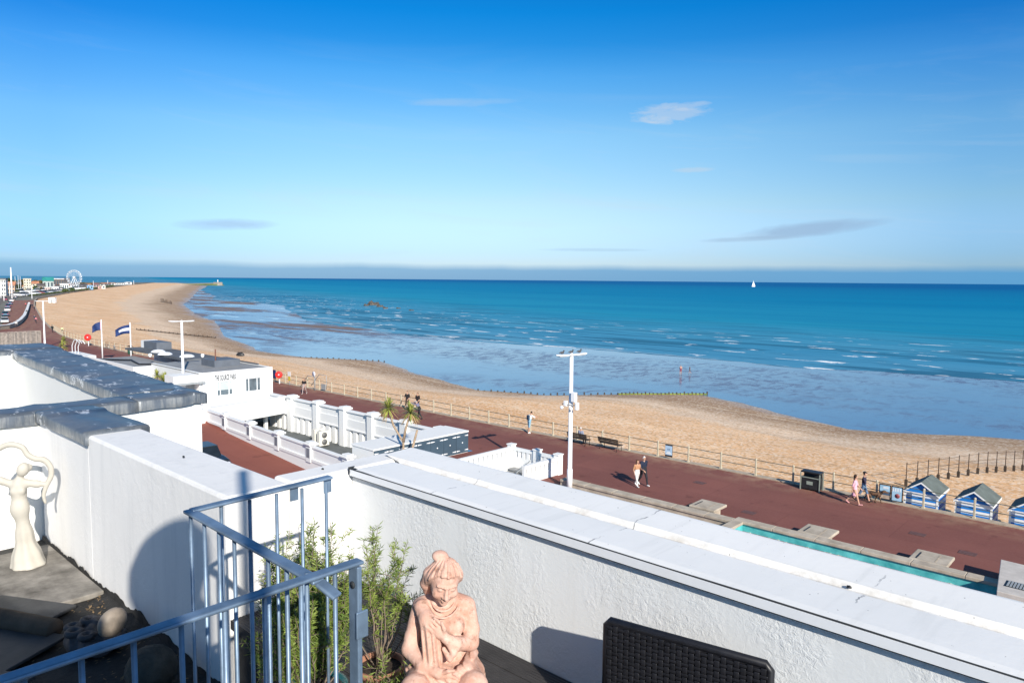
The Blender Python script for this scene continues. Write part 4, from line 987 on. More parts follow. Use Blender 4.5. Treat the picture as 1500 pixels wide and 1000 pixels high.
    ch_ = o['_ch']; del o['_ch']
    return o, V3(*ch_), up
def face(dx, dy): return math.atan2(dx, -dy)       # rotation that turns -Y to (dx, dy)
E_ = face(1, .12); W_ = face(-1, -.1); N_ = face(0, 1)
NAVY = (.012, .016, .032); BLK = (.012, .012, .014); DEN = (.09, .15, .24); WH = (.75, .74, .72); GREY = (.25, .25, .27)
# walking couple, towards the east
person('woman with long brown hair in a tan top and white trousers walking the promenade', (-22.75, 35.55), face(1, -.5), (.42, .22, .12), (.66, .64, .62), hair=(.10, .045, .02), shoe=WH, h=1.62, legs=((20, 6), (-16, 20)), arms=((-12, 25, 10), (25, 70, 12)), sleeve=.4, longhair=True, group='walking couple')
person('white haired man in a dark navy jacket walking beside the woman in white trousers', (-22.58, 35.98), face(1, -.45), (.013, .02, .045), (.02, .02, .026), hair=(.72, .70, .68), shoe=WH, h=1.80, legs=((-18, 22), (22, 8)), arms=((22, 30, 12), (-25, 20, 14)), build=1.15, group='walking couple')
# man leaning on the rail
o, chst, up_ = person('man in a white T-shirt and light blue shorts leaning on the railing with a backpack', (-37.1, 42.28), face(.25, 1), (.72, .72, .70), (.20, .36, .48), hair=(.04, .025, .015), shoe=WH, h=1.78, legs=((-8, 0), (6, 12)), arms=((42, 35, 8), (42, 35, 8)), lean=16, sleeve=.45, leg_cover=.5)
mb = MB(); add_surface(mb, lambda P: g_box(P, chst - up_ * .03 + V3(0, .20, -.02), (.14, .075, .20), .05), chst - .4, chst + .45, .02); bp = mb.build('backpack', cloth((.02, .045, .085)), None, None)
bp.location = (-37.1, 42.28, 0); bp.rotation_euler = (0, 0, face(.25, 1)); tag(bp, 'dark blue backpack on the back of the man leaning on the railing', 'backpack')
# on the bench
person('person in a grey blue top sitting with their back to us on the wooden bench', (-31.75, 41.98), face(0, 1), (.24, .27, .36), (.05, .05, .07), hair=(.50, .47, .44), h=1.7, pelvis=.55, legs=((85, 85), (82, 82)), arms=((15, 60, 8), (15, 60, 8)), lean=-6)
# pink dress and companion
person('woman with long dark hair in a pale pink dress walking along the railing', (-12.35, 40.9), face(1, .15), (.74, .40, .48), (.70, .66, .60), hair=(.035, .018, .012), shoe=(.6, .3, .3), h=1.68, legs=((20, 4), (-20, 22)), arms=((-18, 15, 8), (20, 25, 8)), sleeve=.7, leg_cover=.0, skirt=.36, longhair=True)
person('person in a dark top, blue shorts and dark cap walking beside the dog', (-12.15, 41.75), face(1, .1), (.03, .025, .05), DEN, hair=BLK, shoe=BLK, h=1.74, legs=((-22, 22), (22, 6)), arms=((25, 30, 8), (-20, 25, 8)), sleeve=.5, leg_cover=.5, hat=BLK)
# three by the palm
person('man in a black top facing us, left of the pair near the railing', (-52.0, 42.15), face(.35, -1), (.018, .016, .018), (.03, .022, .022), hair=(.02, .015, .012), h=1.75, legs=((14, 6), (-10, 14)), arms=((10, 60, 14), (5, 45, 14)), sleeve=.5, leg_cover=.6, group='pair near the railing')
person('dark haired man in a plain black top, right of the pair near the railing', (-50.7, 42.3), face(.2, -1), (.02, .014, .014), (.015, .015, .017), hair=(.015, .012, .01), h=1.73, legs=((-10, 14), (12, 6)), arms=((5, 20, 10), (5, 40, 12)), sleeve=.5, group='pair near the railing')
person('person in a grey blue jacket bending forward on the promenade in front of the pair', (-47.6, 39.9), face(-1, -.3), (.16, .16, .24), (.015, .016, .022), hair=(.35, .33, .30), h=1.7, legs=((20, 10), (-14, 20)), arms=((60, 30, 6), (60, 25, 6)), lean=30)
# lone walker
person('person in a black T-shirt and grey trousers walking alone beside the beach steps', (-66.3, 40.1), face(.6, -1), (.015, .012, .014), (.34, .27, .26), hair=(.22, .12, .07), shoe=(.4, .35, .33), h=1.7, legs=((18, 6), (-18, 20)), arms=((-30, 10, 25), (15, 20, 10)), sleeve=.4)
# farther along
person('person in dark clothes standing at the far railing', (-176.4, 46.6), face(-1, -.3), (.02, .03, .03), (.02, .02, .025), h=1.72, group='people far along the promenade', res=.05)
person('person in a pale yellow top and black trousers walking far along the railing', (-168.6, 46.3), face(1, -.5), (.72, .66, .34), (.015, .015, .02), h=1.75, group='people far along the promenade', res=.05, legs=((25, 8), (-25, 25)))
random.seed(12)
far_ = [(-196, 44.6, (.6, .57, .55), 'person in a white top on the far promenade nearest the hoarding'), (-330, 78.5, (.62, .10, .13), 'person in a red top among the distant walkers'), (-333, 80.5, (.65, .62, .62), 'person in a white top beside the distant red top'),
        (-318, 77.8, (.03, .03, .05), 'person in dark clothes beside the distant red top'), (-262, 62.5, (.03, .04, .03), 'person in dark clothes on the promenade near the curved planter wall'), (-225, 55.4, (.05, .06, .10), 'person in dark blue by the distant railing'),
        (-290, 71.5, (.04, .035, .05), 'person in dark clothes midway along the distant promenade'), (-212, 52.5, (.55, .18, .22), 'person in a pinkish red top at the distant railing behind the lamp')]
for x, y, c_, lb in far_: person(lb, (x, y), face(random.choice((-1, 1)), random.uniform(-.4, .4)), c_, (.03, .03, .045), h=random.uniform(1.6, 1.8), group='people far along the promenade', res=.06)
person('bather standing on the wet sand, left of the two', (-60.4, 106.9, -3.5), face(.4, -1), (.5, .30, .24), (.25, .05, .10), h=1.7, group='bathers on the wet sand', sleeve=0, leg_cover=.25, res=.04)
person('child bather standing on the wet sand, right of the two', (-60.0, 109.2, -3.5), face(-.4, -1), (.10, .12, .18), (.08, .10, .14), h=1.3, group='bathers on the wet sand', sleeve=.2, leg_cover=.3, res=.04)
# dog: deep chest, tucked belly, hocks, carried head
def dog(label, loc, rz):
    pr_ = []
    A = lambda a, b, ra, rb, m=0: pr_.append((V3(*a), V3(*b), ra, rb, m))
    A((0, -.26, .47), (0, .02, .49), .135, .12); A((0, .02, .50), (0, .30, .52), .115, .11)
    A((0, -.30, .52), (0, -.47, .66), .085, .065); A((0, -.47, .67), (0, -.56, .69), .075, .068); A((0, -.56, .675), (0, -.70, .645), .05, .035)
    A((0, .36, .56), (0, .58, .50), .03, .025); A((0, .58, .50), (0, .70, .58), .025, .012)
    for s in (-1, 1):
        A((s * .05, -.50, .74), (s * .075, -.50, .64), .022, .012, 1)
        k = .10 * s
        A((s * .085, -.25, .42), (s * .085, -.22 - k, .25), .052, .034); A((s * .085, -.22 - k, .25), (s * .085, -.24 - k * 1.4, .05), .03, .024); A((s * .085, -.24 - k * 1.4, .04), (s * .085, -.30 - k * 1.4, .025), .03, .024)
        A((s * .085, .28, .46), (s * .09, .22 + k, .31), .085, .05); A((s * .09, .22 + k, .31), (s * .085, .36 + k, .19), .042, .03); A((s * .085, .36 + k, .19), (s * .085, .33 + k, .04), .026, .024); A((s * .085, .33 + k, .035), (s * .085, .26 + k, .022), .03, .024)
    def fn(P):
        d = None
        for a, b, ra, rb, m in pr_: q = g_cap(P, a, b, ra, rb); d = q if d is None else smin(d, q, .035)
        return d
    def lab(C): n_ = np.array([mn.noise(Vector(c) * 9) for c in C]); return (n_ > .12).astype(int)
    mb = MB(); add_surface(mb, fn, (-.25, -.85, -.02), (.25, .85, .85), .02, lab)
    mb.mi = 2; mb.ball((0, -.735, .65), .018, n=6); mb.ball((.04, -.61, .71), .012, n=6); mb.ball((-.04, -.61, .71), .012, n=6)
    o = mb.build('dog', [M('dog_brown', (.13, .07, .04), .85, .35, 14, .5, 60, .01), M('dog_dark', (.035, .022, .016), .85, .3, 14, .5, 60, .01), BLACKM]); o.location = loc; o.rotation_euler = (0, 0, rz); XF[o] = (Vector(loc), rz)
    return tag(o, label, 'dog')
dog('brown brindled dog walking ahead of the woman in pink', (-11.75, 42.15, 0), face(1, .1))
# ---------------------------------------------------------------- things on the terrace
# ---- terracotta figure, seated, head bowed (faces -Y before turning; +x is the viewer's right)
def terracotta():
    Rh = rotm(R(20), R(5), R(13))                     # head bowed and turned
    hc = V3(.004, -.048, .622)
    def H(x, y, z): return hc + Rh.astype(float) @ V3(x, y, z)
    cl = lambda P, a, b, ra, rb: g_cap(P, a, b, ra, rb)
    def chain(P, pts, rs, k=.012):
        d = None
        for a, b, ra, rb in zip(pts, pts[1:], rs, rs[1:]):
            q = cl(P, a, b, ra, rb); d = q if d is None else smin(d, q, k)
        return d
    def fn(P):
        x, y, z = P[..., 0], P[..., 1], P[..., 2]
        # torso
        t = smin(g_ell(P, (0, .03, .40), (.108, .080, .13)), g_ell(P, (0, .035, .25), (.10, .08, .13)), .06)
        t = smin(t, g_ell(P, (0, .05, .10), (.17, .13, .11)), .06)
        t = smin(t, cl(P, (-.092, .03, .450), (.092, .03, .450), .050, .050), .05)
        for s in (-1, 1): t = smin(t, g_ell(P, (s * .055, -.045, .375), (.052, .045, .05)), .03)
        t = smin(t, cl(P, (0, .02, .48), (0, -.03, .56), .045, .042), .03)
        # legs folded forward
        t = smin(t, chain(P, [(-.09, .02, .10), (-.13, -.20, .13), (-.06, -.10, .03)], [.085, .075, .06]), .04)
        t = smin(t, chain(P, [(.09, .02, .10), (.15, -.17, .12), (.0, -.16, .03)], [.085, .075, .055]), .04)
        # viewer's left arm: hangs, forearm across the lap
        la = chain(P, [(-.118, .03, .445), (-.158, .0, .30), (-.168, -.03, .25)], [.046, .041, .040])
        la = smin(la, chain(P, [(-.168, -.03, .25), (-.095, -.13, .215), (-.02, -.175, .20)], [.041, .035, .026]), .02)
        # viewer's right arm: elbow out, hand laid on the chest
        ra = chain(P, [(.118, .03, .445), (.142, -.01, .34), (.138, -.04, .285)], [.046, .041, .039])
        ra = smin(ra, chain(P, [(.138, -.04, .285), (.065, -.115, .315), (.015, -.13, .355)], [.039, .034, .026]), .02)
        d = smin(smin(t, la, .018), ra, .018)
        # hands with five fingers each
        palm = smin(g_ell(P, (-.015, -.125, .385), (.034, .020, .038), rotm(0, R(-30), 0)), g_ell(P, (.012, -.175, .19), (.04, .02, .032), rotm(0, R(25), 0)), 0)
        d = smin(d, palm, .012)
        for k in range(4):
            q = k - 1.5
            a = V3(-.030 + .0145 * q, -.131, .408 + .0125 * q); L_ = (.052, .062, .058, .046)[k]
            b = a + V3(-.6, .10, .62) * L_ * .6; c = b + V3(-.66, .38, .42) * L_ * .6
            d = smin(d, chain(P, [a, b, c], [.0088, .0080, .0062], .003), .002)
            a = V3(.030 + .004 * q, -.184, .175 + .018 * q - .012); b = a + V3(.80, -.05, -.28) * L_ * .62; c = b + V3(.62, .12, -.55) * L_ * .6
            d = smin(d, chain(P, [a, b, c], [.0088, .0080, .0062], .003), .002)
        d = smin(d, chain(P, [(.012, -.135, .378), (.006, -.142, .412), (-.004, -.136, .438)], [.011, .0105, .008], .004), .004)
        d = smin(d, chain(P, [(.0, -.185, .205), (.030, -.197, .222), (.056, -.195, .222)], [.011, .0105, .008], .004), .004)
        # drapery: round the hips, over the viewer's left shoulder, folds down the front, loops from both wrists
        ang = np.arctan2(y - .04, x)
        fold = .007 * np.sin(ang * 3 + z * 55) + .004 * np.sin(ang * 9 - z * 30)
        hip = smax(g_ell(P, (0, .03, .10), (.205, .17, .115)), -(g_ell(P, (0, .03, .27), (.15, .16, .105))), .03) + fold
        d = smin(d, hip, .012)
        roll = chain(P, [(.15, .02, .20), (.12, -.11, .185), (.03, -.165, .155), (-.07, -.16, .14), (-.16, -.05, .15)], [.026, .032, .03, .03, .03])
        d = smin(d, roll + .004 * np.sin((x * .7 + z) * 190), .008)
        sash = chain(P, [(-.125, .07, .44), (-.110, -.02, .465), (-.080, -.085, .43), (-.06, -.095, .34), (-.055, -.11, .24), (-.06, -.13, .12)], [.036, .036, .04, .045, .048, .06])
        sash = sash + .006 * np.sin(x * 210 + z * 22) * np.clip((.44 - z) * 12, 0, 1)
        d = smin(d, sash, .010)
        d = smin(d, chain(P, [(-.155, .055, .40), (-.140, -.01, .470), (-.12, -.06, .45), (-.095, -.10, .385)], [.013, .013, .013, .012], .006), .004)
        # neckline and necklace
        for r_, zz in ((.060, .505), (.078, .490)):
            q = np.sqrt((np.sqrt((x - .0) ** 2 + ((y + .005) * .9) ** 2) - r_) ** 2 + (z - zz - y * .55) ** 2) - .0055; d = smin(d, q, .005)
        d = smin(d, chain(P, [(.02, -.125, .34), (.055, -.145, .285), (.035, -.145, .255), (.005, -.13, .30)], [.013, .016, .014, .011], .008), .006)
        d = smin(d, chain(P, [(-.07, -.145, .225), (-.085, -.175, .14), (-.11, -.17, .08)], [.018, .02, .022], .008), .006)
        # head
        h = g_ell(P, hc, (.073, .088, .100), Rh)
        h = smin(h, g_ell(P, H(0, -.030, -.055), (.05, .05, .052), Rh), .03)
        h = smin(h, g_ell(P, H(0, -.066, -.092), (.020, .018, .016), Rh), .012)
        h = smin(h, cl(P, H(0, -.083, .012), H(0, -.102, -.032), .0085, .0125), .010)
        for s in (-1, 1):
            h = smin(h, g_ell(P, H(s * .012, -.092, -.036), (.010, .010, .008), Rh), .006)
            h = smin(h, cl(P, H(s * .012, -.090, .022), H(s * .048, -.072, .020), .006, .005), .010)
            h = smax(h, -(g_ell(P, H(s * .029, -.092, .002), (.017, .014, .011), Rh)), .010)
            h = smin(h, g_ell(P, H(s * .029, -.073, .000), (.0155, .012, .0105), Rh), .003)
            h = smax(h, -cl(P, H(s * .017, -.090, -.003), H(s * .042, -.082, -.003), .0018, .0018), .002)
            h = smin(h, g_ell(P, H(s * .042, -.062, -.035), (.022, .02, .022), Rh), .02)
            h = smin(h, g_ell(P, H(s * .074, .006, -.008), (.010, .018, .026), Rh), .006)
        h = smin(h, g_ell(P, H(0, -.086, -.060), (.020, .010, .0065), Rh), .004)
        h = smin(h, g_ell(P, H(0, -.085, -.071), (.016, .009, .0065), Rh), .003)
        h = smax(h, -cl(P, H(-.02, -.094, -.0655), H(.02, -.094, -.0655), .0022, .0022), .003)
        # hair: swept up from the brow, parted, gathered behind with a knot on top
        Q = (P - hc.astype(np.float32)) @ Rh; a2 = np.arctan2(Q[..., 0], Q[..., 2] + .02)
        a3 = np.arctan2(Q[..., 0], Q[..., 1] - .045)
        zl = .047 - .10 * np.clip(np.abs(Q[..., 0]) - .03, 0, 1) - np.clip((Q[..., 1] + .055) * 1.7, 0, .15)
        tk = np.clip((Q[..., 2] - zl) / .030, 0, 1); tk = tk * tk * (3 - 2 * tk)
        puff = .012 * np.exp(-((np.abs(Q[..., 0]) - .066) ** 2 + (Q[..., 2] - .030) ** 2 + (Q[..., 1] + .02) ** 2 * .5) / .0012)
        strand = .0034 * np.sin(a3 * 24 + Q[..., 2] * 25) + .0018 * np.sin(a3 * 43 - Q[..., 2] * 30)
        hair = g_ell(P, hc, (.073, .088, .100), Rh) - (.013 + puff + strand) * tk + .012 * (1 - tk)
        hair = smin(hair, g_ell(P, H(-.028, .050, .102), (.042, .036, .026), Rh), .012)
        hair = smin(hair, chain(P, [H(-.07, .03, .01), H(-.075, .05, -.07), H(-.06, .06, -.13)], [.035, .03, .02]), .02)
        h = smin(h, hair, .005)
        return smin(d, h, .010)
    mb = MB(); add_surface(mb, fn, (-.27, -.30, -.01), (.27, .24, .77), .0044); return mb
def terracotta_mat():
    t = NT('weathered_terracotta'); v = t.pos(obj=True); n1 = t.noise(v, 9, 6, .65, .3); n2 = t.noise(v, 38, 4, .6)
    c = t.mix(t.mr(n1, .34, .66), (.49, .265, .195), (.64, .42, .34))
    c = t.mix(t.math('MULTIPLY', t.mr(n2, .5, .68), .35), c, (.66, .55, .48))
    c = t.mix(t.math('MULTIPLY', t.mr(t.noise(v, 22, 5, .7),   .55, .68), .7), c, (.22, .12, .085))
    t.set(Base_Color=c, Roughness=.82, Specular_IOR_Level=.25, Normal=t.bump(t.math('ADD', n2, t.noise(v, 90, 4, .7)), .5, .004)); return t.m
T = thing('terracotta_statue', 'pink terracotta statue of a seated draped woman, head bowed, hand on her chest', 'statue', (-2.43, 2.18, 10.0), R(46))
mb_ = terracotta(); mb_.v = [(x * .91, y * .91, z * .91 + .07) for x, y, z in mb_.v]; TM = terracotta_mat(); mb_.build('figure', TM, T, local=True)
mb = MB(); mb.box(-.20, -.20, 0, .20, .18, .072); mb.build('plinth', TM, T, local=True, bevel=.008)
# ---- pale dancer with a ribbon
def spline(pts, n):
    pts = [np.array(p, float) for p in pts]; P_ = [pts[0]] + pts + [pts[-1]]; out = []
    for i in range(1, len(P_) - 2):
        for k in range(n):
            t = k / n; p0, p1, p2, p3 = P_[i - 1:i + 3]; out.append(.5 * ((2 * p1) + (-p0 + p2) * t + (2 * p0 - 5 * p1 + 4 * p2 - p3) * t * t + (-p0 + 3 * p1 - 3 * p2 + p3) * t ** 3))
    return out + [pts[-1]]
def dancer():
    rib = spline([(-.28, -.01, .81), (-.27, 0, .92), (-.19, .005, 1.02), (-.09, .005, 1.06), (.01, .005, 1.03), (.05, .005, .965), (.11, .005, .925), (.185, .0, .91), (.235, 0, .85), (.24, 0, .77), (.20, -.005, .69), (.17, .0, .60), (.18, .01, .53)], 4)
    rr_ = list(np.interp(np.linspace(0, 1, len(rib)), [0, .2, .7, .85, 1], [.014, .022, .022, .018, .009]))
    def chain(P, pts, rs, k=.03):
        d = None
        for a, b, ra, rb in zip(pts, pts[1:], rs, rs[1:]): q = g_cap(P, a, b, ra, rb); d = q if d is None else smin(d, q, k)
        return d
    def fn(P):
        d = chain(P, [(.015, 0, .0), (.01, 0, .06), (-.005, 0, .28), (-.02, 0, .44)], [.150, .118, .064, .054], .05)
        an = np.arctan2(P[..., 1], P[..., 0]); d = d + .006 * np.sin(an * 7 + P[..., 2] * 9) * np.clip((.40 - P[..., 2]) * 3, 0, 1)
        d = smin(d, g_ell(P, (-.03, -.01, .50), (.078, .068, .085)), .04)
        d = smin(d, chain(P, [(-.03, 0, .52), (-.035, 0, .64), (-.03, 0, .70)], [.062, .060, .068]), .04)
        for s in (-1, 1): d = smin(d, g_ell(P, (-.03 + s * .032, -.045, .665), (.03, .028, .03)), .025)
        d = smin(d, chain(P, [(-.03, 0, .735), (-.015, .0, .79)], [.032, .028]), .03)
        d = smin(d, g_ell(P, (.012, -.008, .84), (.052, .055, .062), rotm(0, R(25), 0)), .012)
        d = smin(d, g_ell(P, (.058, .02, .85), (.026, .03, .03)), .012)
        d = smin(d, chain(P, [(-.09, 0, .72), (-.17, -.005, .755), (-.27, -.01, .80)], [.036, .027, .018]), .02)
        d = smin(d, chain(P, [(.03, 0, .72), (.12, .0, .705), (.19, -.005, .70)], [.036, .027, .018]), .02)
        d = smin(d, g_ell(P, (.205, -.005, .70), (.022, .012, .012)), .01); d = smin(d, g_ell(P, (-.285, -.01, .81), (.022, .012, .014)), .01)
        d = smin(d, chain(P, rib, rr_, .012), .008)
        return smax(d, -P[..., 2], .004)
    mb = MB(); add_surface(mb, fn, (-.34, -.20, -.02), (.30, .20, 1.10), .0075); return mb
o = dancer().build('dancer_statue', M('cream_cast_stone', (.47, .445, .39), .7, .08, 4, .15, 30, .003)); o.location = (-7.08, 1.60, 9.546); o.rotation_euler = (0, 0, R(62)); XF[o] = (Vector(o.location), R(62)); o.scale = (.88, .88, .99)
tag(o, 'smooth cream statue of a faceless dancer swinging a ribbon over her head', 'statue')
# ---- woven rattan chair (back to the sea wall)
T = thing('rattan_chair', 'low black woven rattan chair with a square back close to the parapet', 'chair', (-1.365, 2.50, 10), R(10.5))
def weave(name, ox, oy, oz, ux, uz, n, m, th, parent):
    """basket weave panel of real strands: ox..: corner, ux: width vector, uz: height vector"""
    mb = MB(); mb.sm = True; ux, uz = Vector(ux), Vector(uz); nr = ux.cross(uz).normalized(); o_ = Vector((ox, oy, oz)); a, b = ux / n, uz / m
    for side in (1, -1):
        for i in range(n):
            for j in range(m):
                vert = (i + j) % 2 == 0; c = o_ + a * (i + .5) + b * (j + .5) + nr * side * (th + (.0035 if vert else .0015))
                if vert: mb.obox(c, a * .40, b * .62, nr * .0028)
                else: mb.obox(c, a * .62, b * .30, nr * .0028)
    return mb.build(name, BLACKRAT, parent, local=True, bevel=.0018)
bk = MB(); bk.box(-.33, -.010, .12, .33, .010, .57); bk.build('backrest', BLACKRAT, T, local=True)
weave('back_weave', -.325, -.001, .14, (.65, 0, 0), (0, 0, .425), 26, 20, .012, T)
mb = MB(); mb.tube([(-.332, 0, .10), (-.332, 0, .56), (-.318, 0, .578), (.318, 0, .578), (.332, 0, .56), (.332, 0, .10)], .017, 10); mb.build('back_frame', BLACKRAT, T, local=True)
mb = MB(); mb.box(-.33, -.60, .24, .33, -.03, .30); mb.build('seat', BLACKRAT, T, local=True, bevel=.01)
for x in (-.30, .30):
    for y in (-.56, -.02): mb = MB(); mb.cbox(x, y, 0, .05, .05, .24); mb.build('leg', BLACKRAT, T, local=True, bevel=.004)
# ---- shrub in pots
LEAF = NT('rosemary_leaf'); v_ = LEAF.pos(obj=True)
LEAF.set(Base_Color=LEAF.mix(LEAF.mr(LEAF.noise(v_, 9, 4, .6), .35, .65), (.06, .11, .018), (.24, .30, .06)), Roughness=.55, Specular_IOR_Level=.35)
LEAF = LEAF.m; TWIG = M('grey_twig', (.20, .155, .12), .85, .3, 12)
GLAZE = M('teal_glazed_pot', (.02, .10, .105), .25, .3, 4, spec=.6); CLAY = M('clay_pot', (.33, .16, .10), .8, .2, 5); SOIL = M('potting_soil', (.04, .028, .02), .95, .4, 20, 1, 60, .01)
def pot(label, x, y, r, h, m, z=9.93, mk=True):
    t = thing('plant_pot', label, 'pot', (x, y, z)); mb = MB(); mb.lathe([(0, 0), (r * .68, 0), (r * .74, .01), (r * .93, h * .82), (r * 1.05, h * .84), (r * 1.06, h), (r * .93, h), (r * .9, h * .85)], (x, y, z), 28); mb.build('pot_body', m, t)
    mb = MB(); mb.lathe([(0, h * .87), (r * .92, h * .86)], (x, y, z), 28); mb.build('soil', SOIL, t); return t
pot('teal glazed pot holding the dense leafy shrub beside the railing', -2.99, 1.83, .16, .24, GLAZE, 9.78)
pot('clay pot holding the spindly shrub next to the terracotta statue', -2.84, 2.12, .12, .18, CLAY, 9.90)
def shrub(label, base, stems, spread, height, seed, leafn, lean=(0, 0), bare=.25, cat='shrub'):
    random.seed(seed); t = thing('rosemary_shrub', label, cat, base); st = MB(); lf = MB(); B = Vector(base)
    for k in range(stems):
        a = random.uniform(0, 2 * PI); rr = spread * math.sqrt(random.random()); hh = height * random.uniform(.35, 1.0) * (1 - .30 * (rr / spread) ** 2)
        tip = B + Vector((math.cos(a) * rr + lean[0] * hh, math.sin(a) * rr + lean[1] * hh, hh)); p0 = B + Vector((math.cos(a) * rr * .15, math.sin(a) * rr * .15, 0))
        mid = p0.lerp(tip, .5) + Vector((random.uniform(-.12, .12), random.uniform(-.12, .12), .05)); pts = []
        for q in range(9):
            u = q / 8; pts.append(p0 * (1 - u) ** 2 + mid * 2 * u * (1 - u) + tip * u * u + Vector((random.uniform(-.006, .006), random.uniform(-.006, .006), 0)))
        st.tube(pts, [.0042 - .0032 * q / 8 for q in range(9)], 5)
        br = [pts]
        for q in range(3, 8):
            if random.random() < .75:
                d = Vector((random.uniform(-1, 1), random.uniform(-1, 1), random.uniform(-.1, 1.0))).normalized() * random.uniform(.05, .17)
                b = [pts[q], pts[q] + d * .5 + Vector((0, 0, .005)), pts[q] + d]; st.tube(b, [.0022, .0016, .0009], 4); br.append(b)
        for b in br:
            for q in range(len(b) - 1):
                if b is pts and q / 8 < bare: continue
                L = (b[q + 1] - b[q]).length; n = max(2, int(L * leafn * random.choice((.4, 1.2, 2.0))))
                for _ in range(n):
                    p = b[q].lerp(b[q + 1], random.random()); ax = (b[q + 1] - b[q]).normalized()
                    o = Vector((random.uniform(-1, 1), random.uniform(-1, 1), random.uniform(-.5, .9))); d = (o - ax * o.dot(ax) * .3).normalized() + ax * .35; d.normalize()
                    w = d.cross(Vector((random.uniform(-1, 1), random.uniform(-1, 1), random.uniform(-1, 1)))).normalized() * random.uniform(.0016, .0028); l = random.uniform(.020, .042)
                    lf.add([p - w * .5, p + d * l * .5 - w, p + d * l, p + d * l * .5 + w], [(0, 1, 2, 3)])
    st.build('stems', TWIG, t); lf.build('foliage', LEAF, t); return t
shrub('dense green needle leaved shrub growing behind the galvanised railing', (-2.99, 1.83, 9.99), 105, .30, .90, 4, 300)
shrub('spindly needle leaved shrub with bare twigs between the railing post and terracotta statue', (-2.84, 2.12, 10.06), 18, .15, .84, 11, 300, (-.05, .05), .42)
shrub('low straggling plant with pale twigs at the foot of the terracotta statue', (-2.60, 1.98, 10.0), 10, .16, .24, 21, 120, (0, 0), .5)
# ---- coiled dark stone ornament with a pale shell
def orn():
    def fn(P):
        x, y, z = P[..., 0], P[..., 1], P[..., 2]
        d = g_ell(P, (0, 0, .07), (.21, .17, .085)) + .012 * np.sin(x * 46 + np.sin(y * 40) * 1.5) * np.cos(y * 38)
        for cx, cy, r_ in ((-.14, .06, .055), (-.15, -.05, .05), (-.06, .09, .05), (-.07, -.10, .055), (.05, -.10, .05)):
            q = np.sqrt((x - cx) ** 2 + (y - cy) ** 2); rr = np.abs(q - r_ * .7); d = smin(d, np.sqrt(rr * rr + (z - .15) ** 2) - .02, .015)
        return smax(d, -z, .005)
    mb = MB(); add_surface(mb, fn, (-.27, -.24, -.01), (.27, .24, .22), .0085); return mb
T = thing('scroll_ornament', 'dark knotted stone ornament with a pale split shell lying by the white wall', 'ornament', (-5.22, 1.55, 9.5), R(20))
o = orn().build('stone_base', M('dark_carved_stone', (.050, .048, .052), .75, .45, 10, .5, 40, .01), T, local=True)
mb = MB(); add_surface(mb, lambda P: smax(g_ell(P, (.13, .03, .20), (.065, .10, .105), rotm(R(20), R(15), 0)), -g_cap(P, (.10, -.08, .15), (.15, .10, .31), .012, .014), .006), (.0, -.14, .05), (.26, .18, .36), .0075)
mb.build('shell', M('pale_shell', (.26, .22, .18), .6, .35, 7), T, local=True)
mb = MB(); mb.ball((-4.45, 1.62, 9.63), .15, .15, .14, 20); T = mb.build('stone_ball', M('mossy_stone', (.06, .058, .048), .9, .5, 6, .8, 30, .02), None, (-4.45, 1.62, 9.5)); tag(T, 'round mossy stone ball in the shade below the railing', 'stone ball')
# grit and small debris lying on the white roof
random.seed(31)
for i, (x, y, s, lab) in enumerate(((-1.75, 3.13, .006, 'small dark pebble lying in the gutter line near the middle of the white roof'), (-.94, 3.10, .008, 'clump of dark grit in the gutter line on the right of the white roof'), (-5.1, 2.12, .009, 'small dark bolt head on the side parapet top near the lead'), (-4.12, 2.62, .008, 'small dark chip on the corner of the white parapet'), (-1.04, 3.26, .006, 'dark crumbs of moss beside the roof seam'))):
    mb = MB()
    mb.ball((x, y, 10.74), s * 1.4, s, s * .8, 8, .25)
    tag(mb.build('roof_debris', BLACKM, None, (x, y, 10.73)), lab, 'debris', 'grit on the white walls')
# bitumen flashing, ragged along the foot of the white walls
random.seed(17); mb = MB(); n = 110
def ragged(p0, p1, out):
    p0, p1, out = Vector(p0), Vector(p1), Vector(out); vs = []
    for i in range(n + 1):
        b = p0.lerp(p1, i / n); h = .035 + .05 * max(0, fbm(i * .13, p0.x, 1.0) + .35) + random.uniform(0, .018); vs += [b + out * .10 + Vector((0, 0, .004)), b + out * .012 + Vector((0, 0, .02)), b + out * .003 + Vector((0, 0, h))]
    b0 = len(mb.v); mb.add(vs, [f for i in range(n) for f in ((3 * i, 3 * i + 3, 3 * i + 4, 3 * i + 1), (3 * i + 1, 3 * i + 4, 3 * i + 5, 3 * i + 2))])
ragged((-7.77, 1.9, 9.5), (-4.0, 1.9, 9.5), (0, -1, 0)); o = mb.build('bitumen_flashing', GRIME, None, (-6, 1.9, 9.5)); tag(o, 'ragged black bitumen flashing along the foot of the side parapet', 'flashing')
# dead leaves and grit swept against the wall
random.seed(19); mb = MB()
for i in range(420):
    x = random.uniform(-6.4, -3.2); y = 1.88 - abs(random.gauss(0, .35)); s = random.uniform(.006, .022); a = random.uniform(0, 6.3); d = Vector((math.cos(a), math.sin(a), random.uniform(-.2, .4))) * s; e = Vector((-math.sin(a), math.cos(a), random.uniform(-.2, .4))) * s * .5; p = Vector((x, y, 9.512 + random.uniform(0, .012)))
    mb.add([p - d, p + e, p + d, p - e], [(0, 1, 2, 3)])
o = mb.build('leaf_litter', M('dead_leaf', (.16, .11, .06), .9, .6, 20), None, (-5, 1.5, 9.5)); tag(o, 'dead leaves and grit scattered on the dark lower floor', 'leaf litter', kind='stuff')
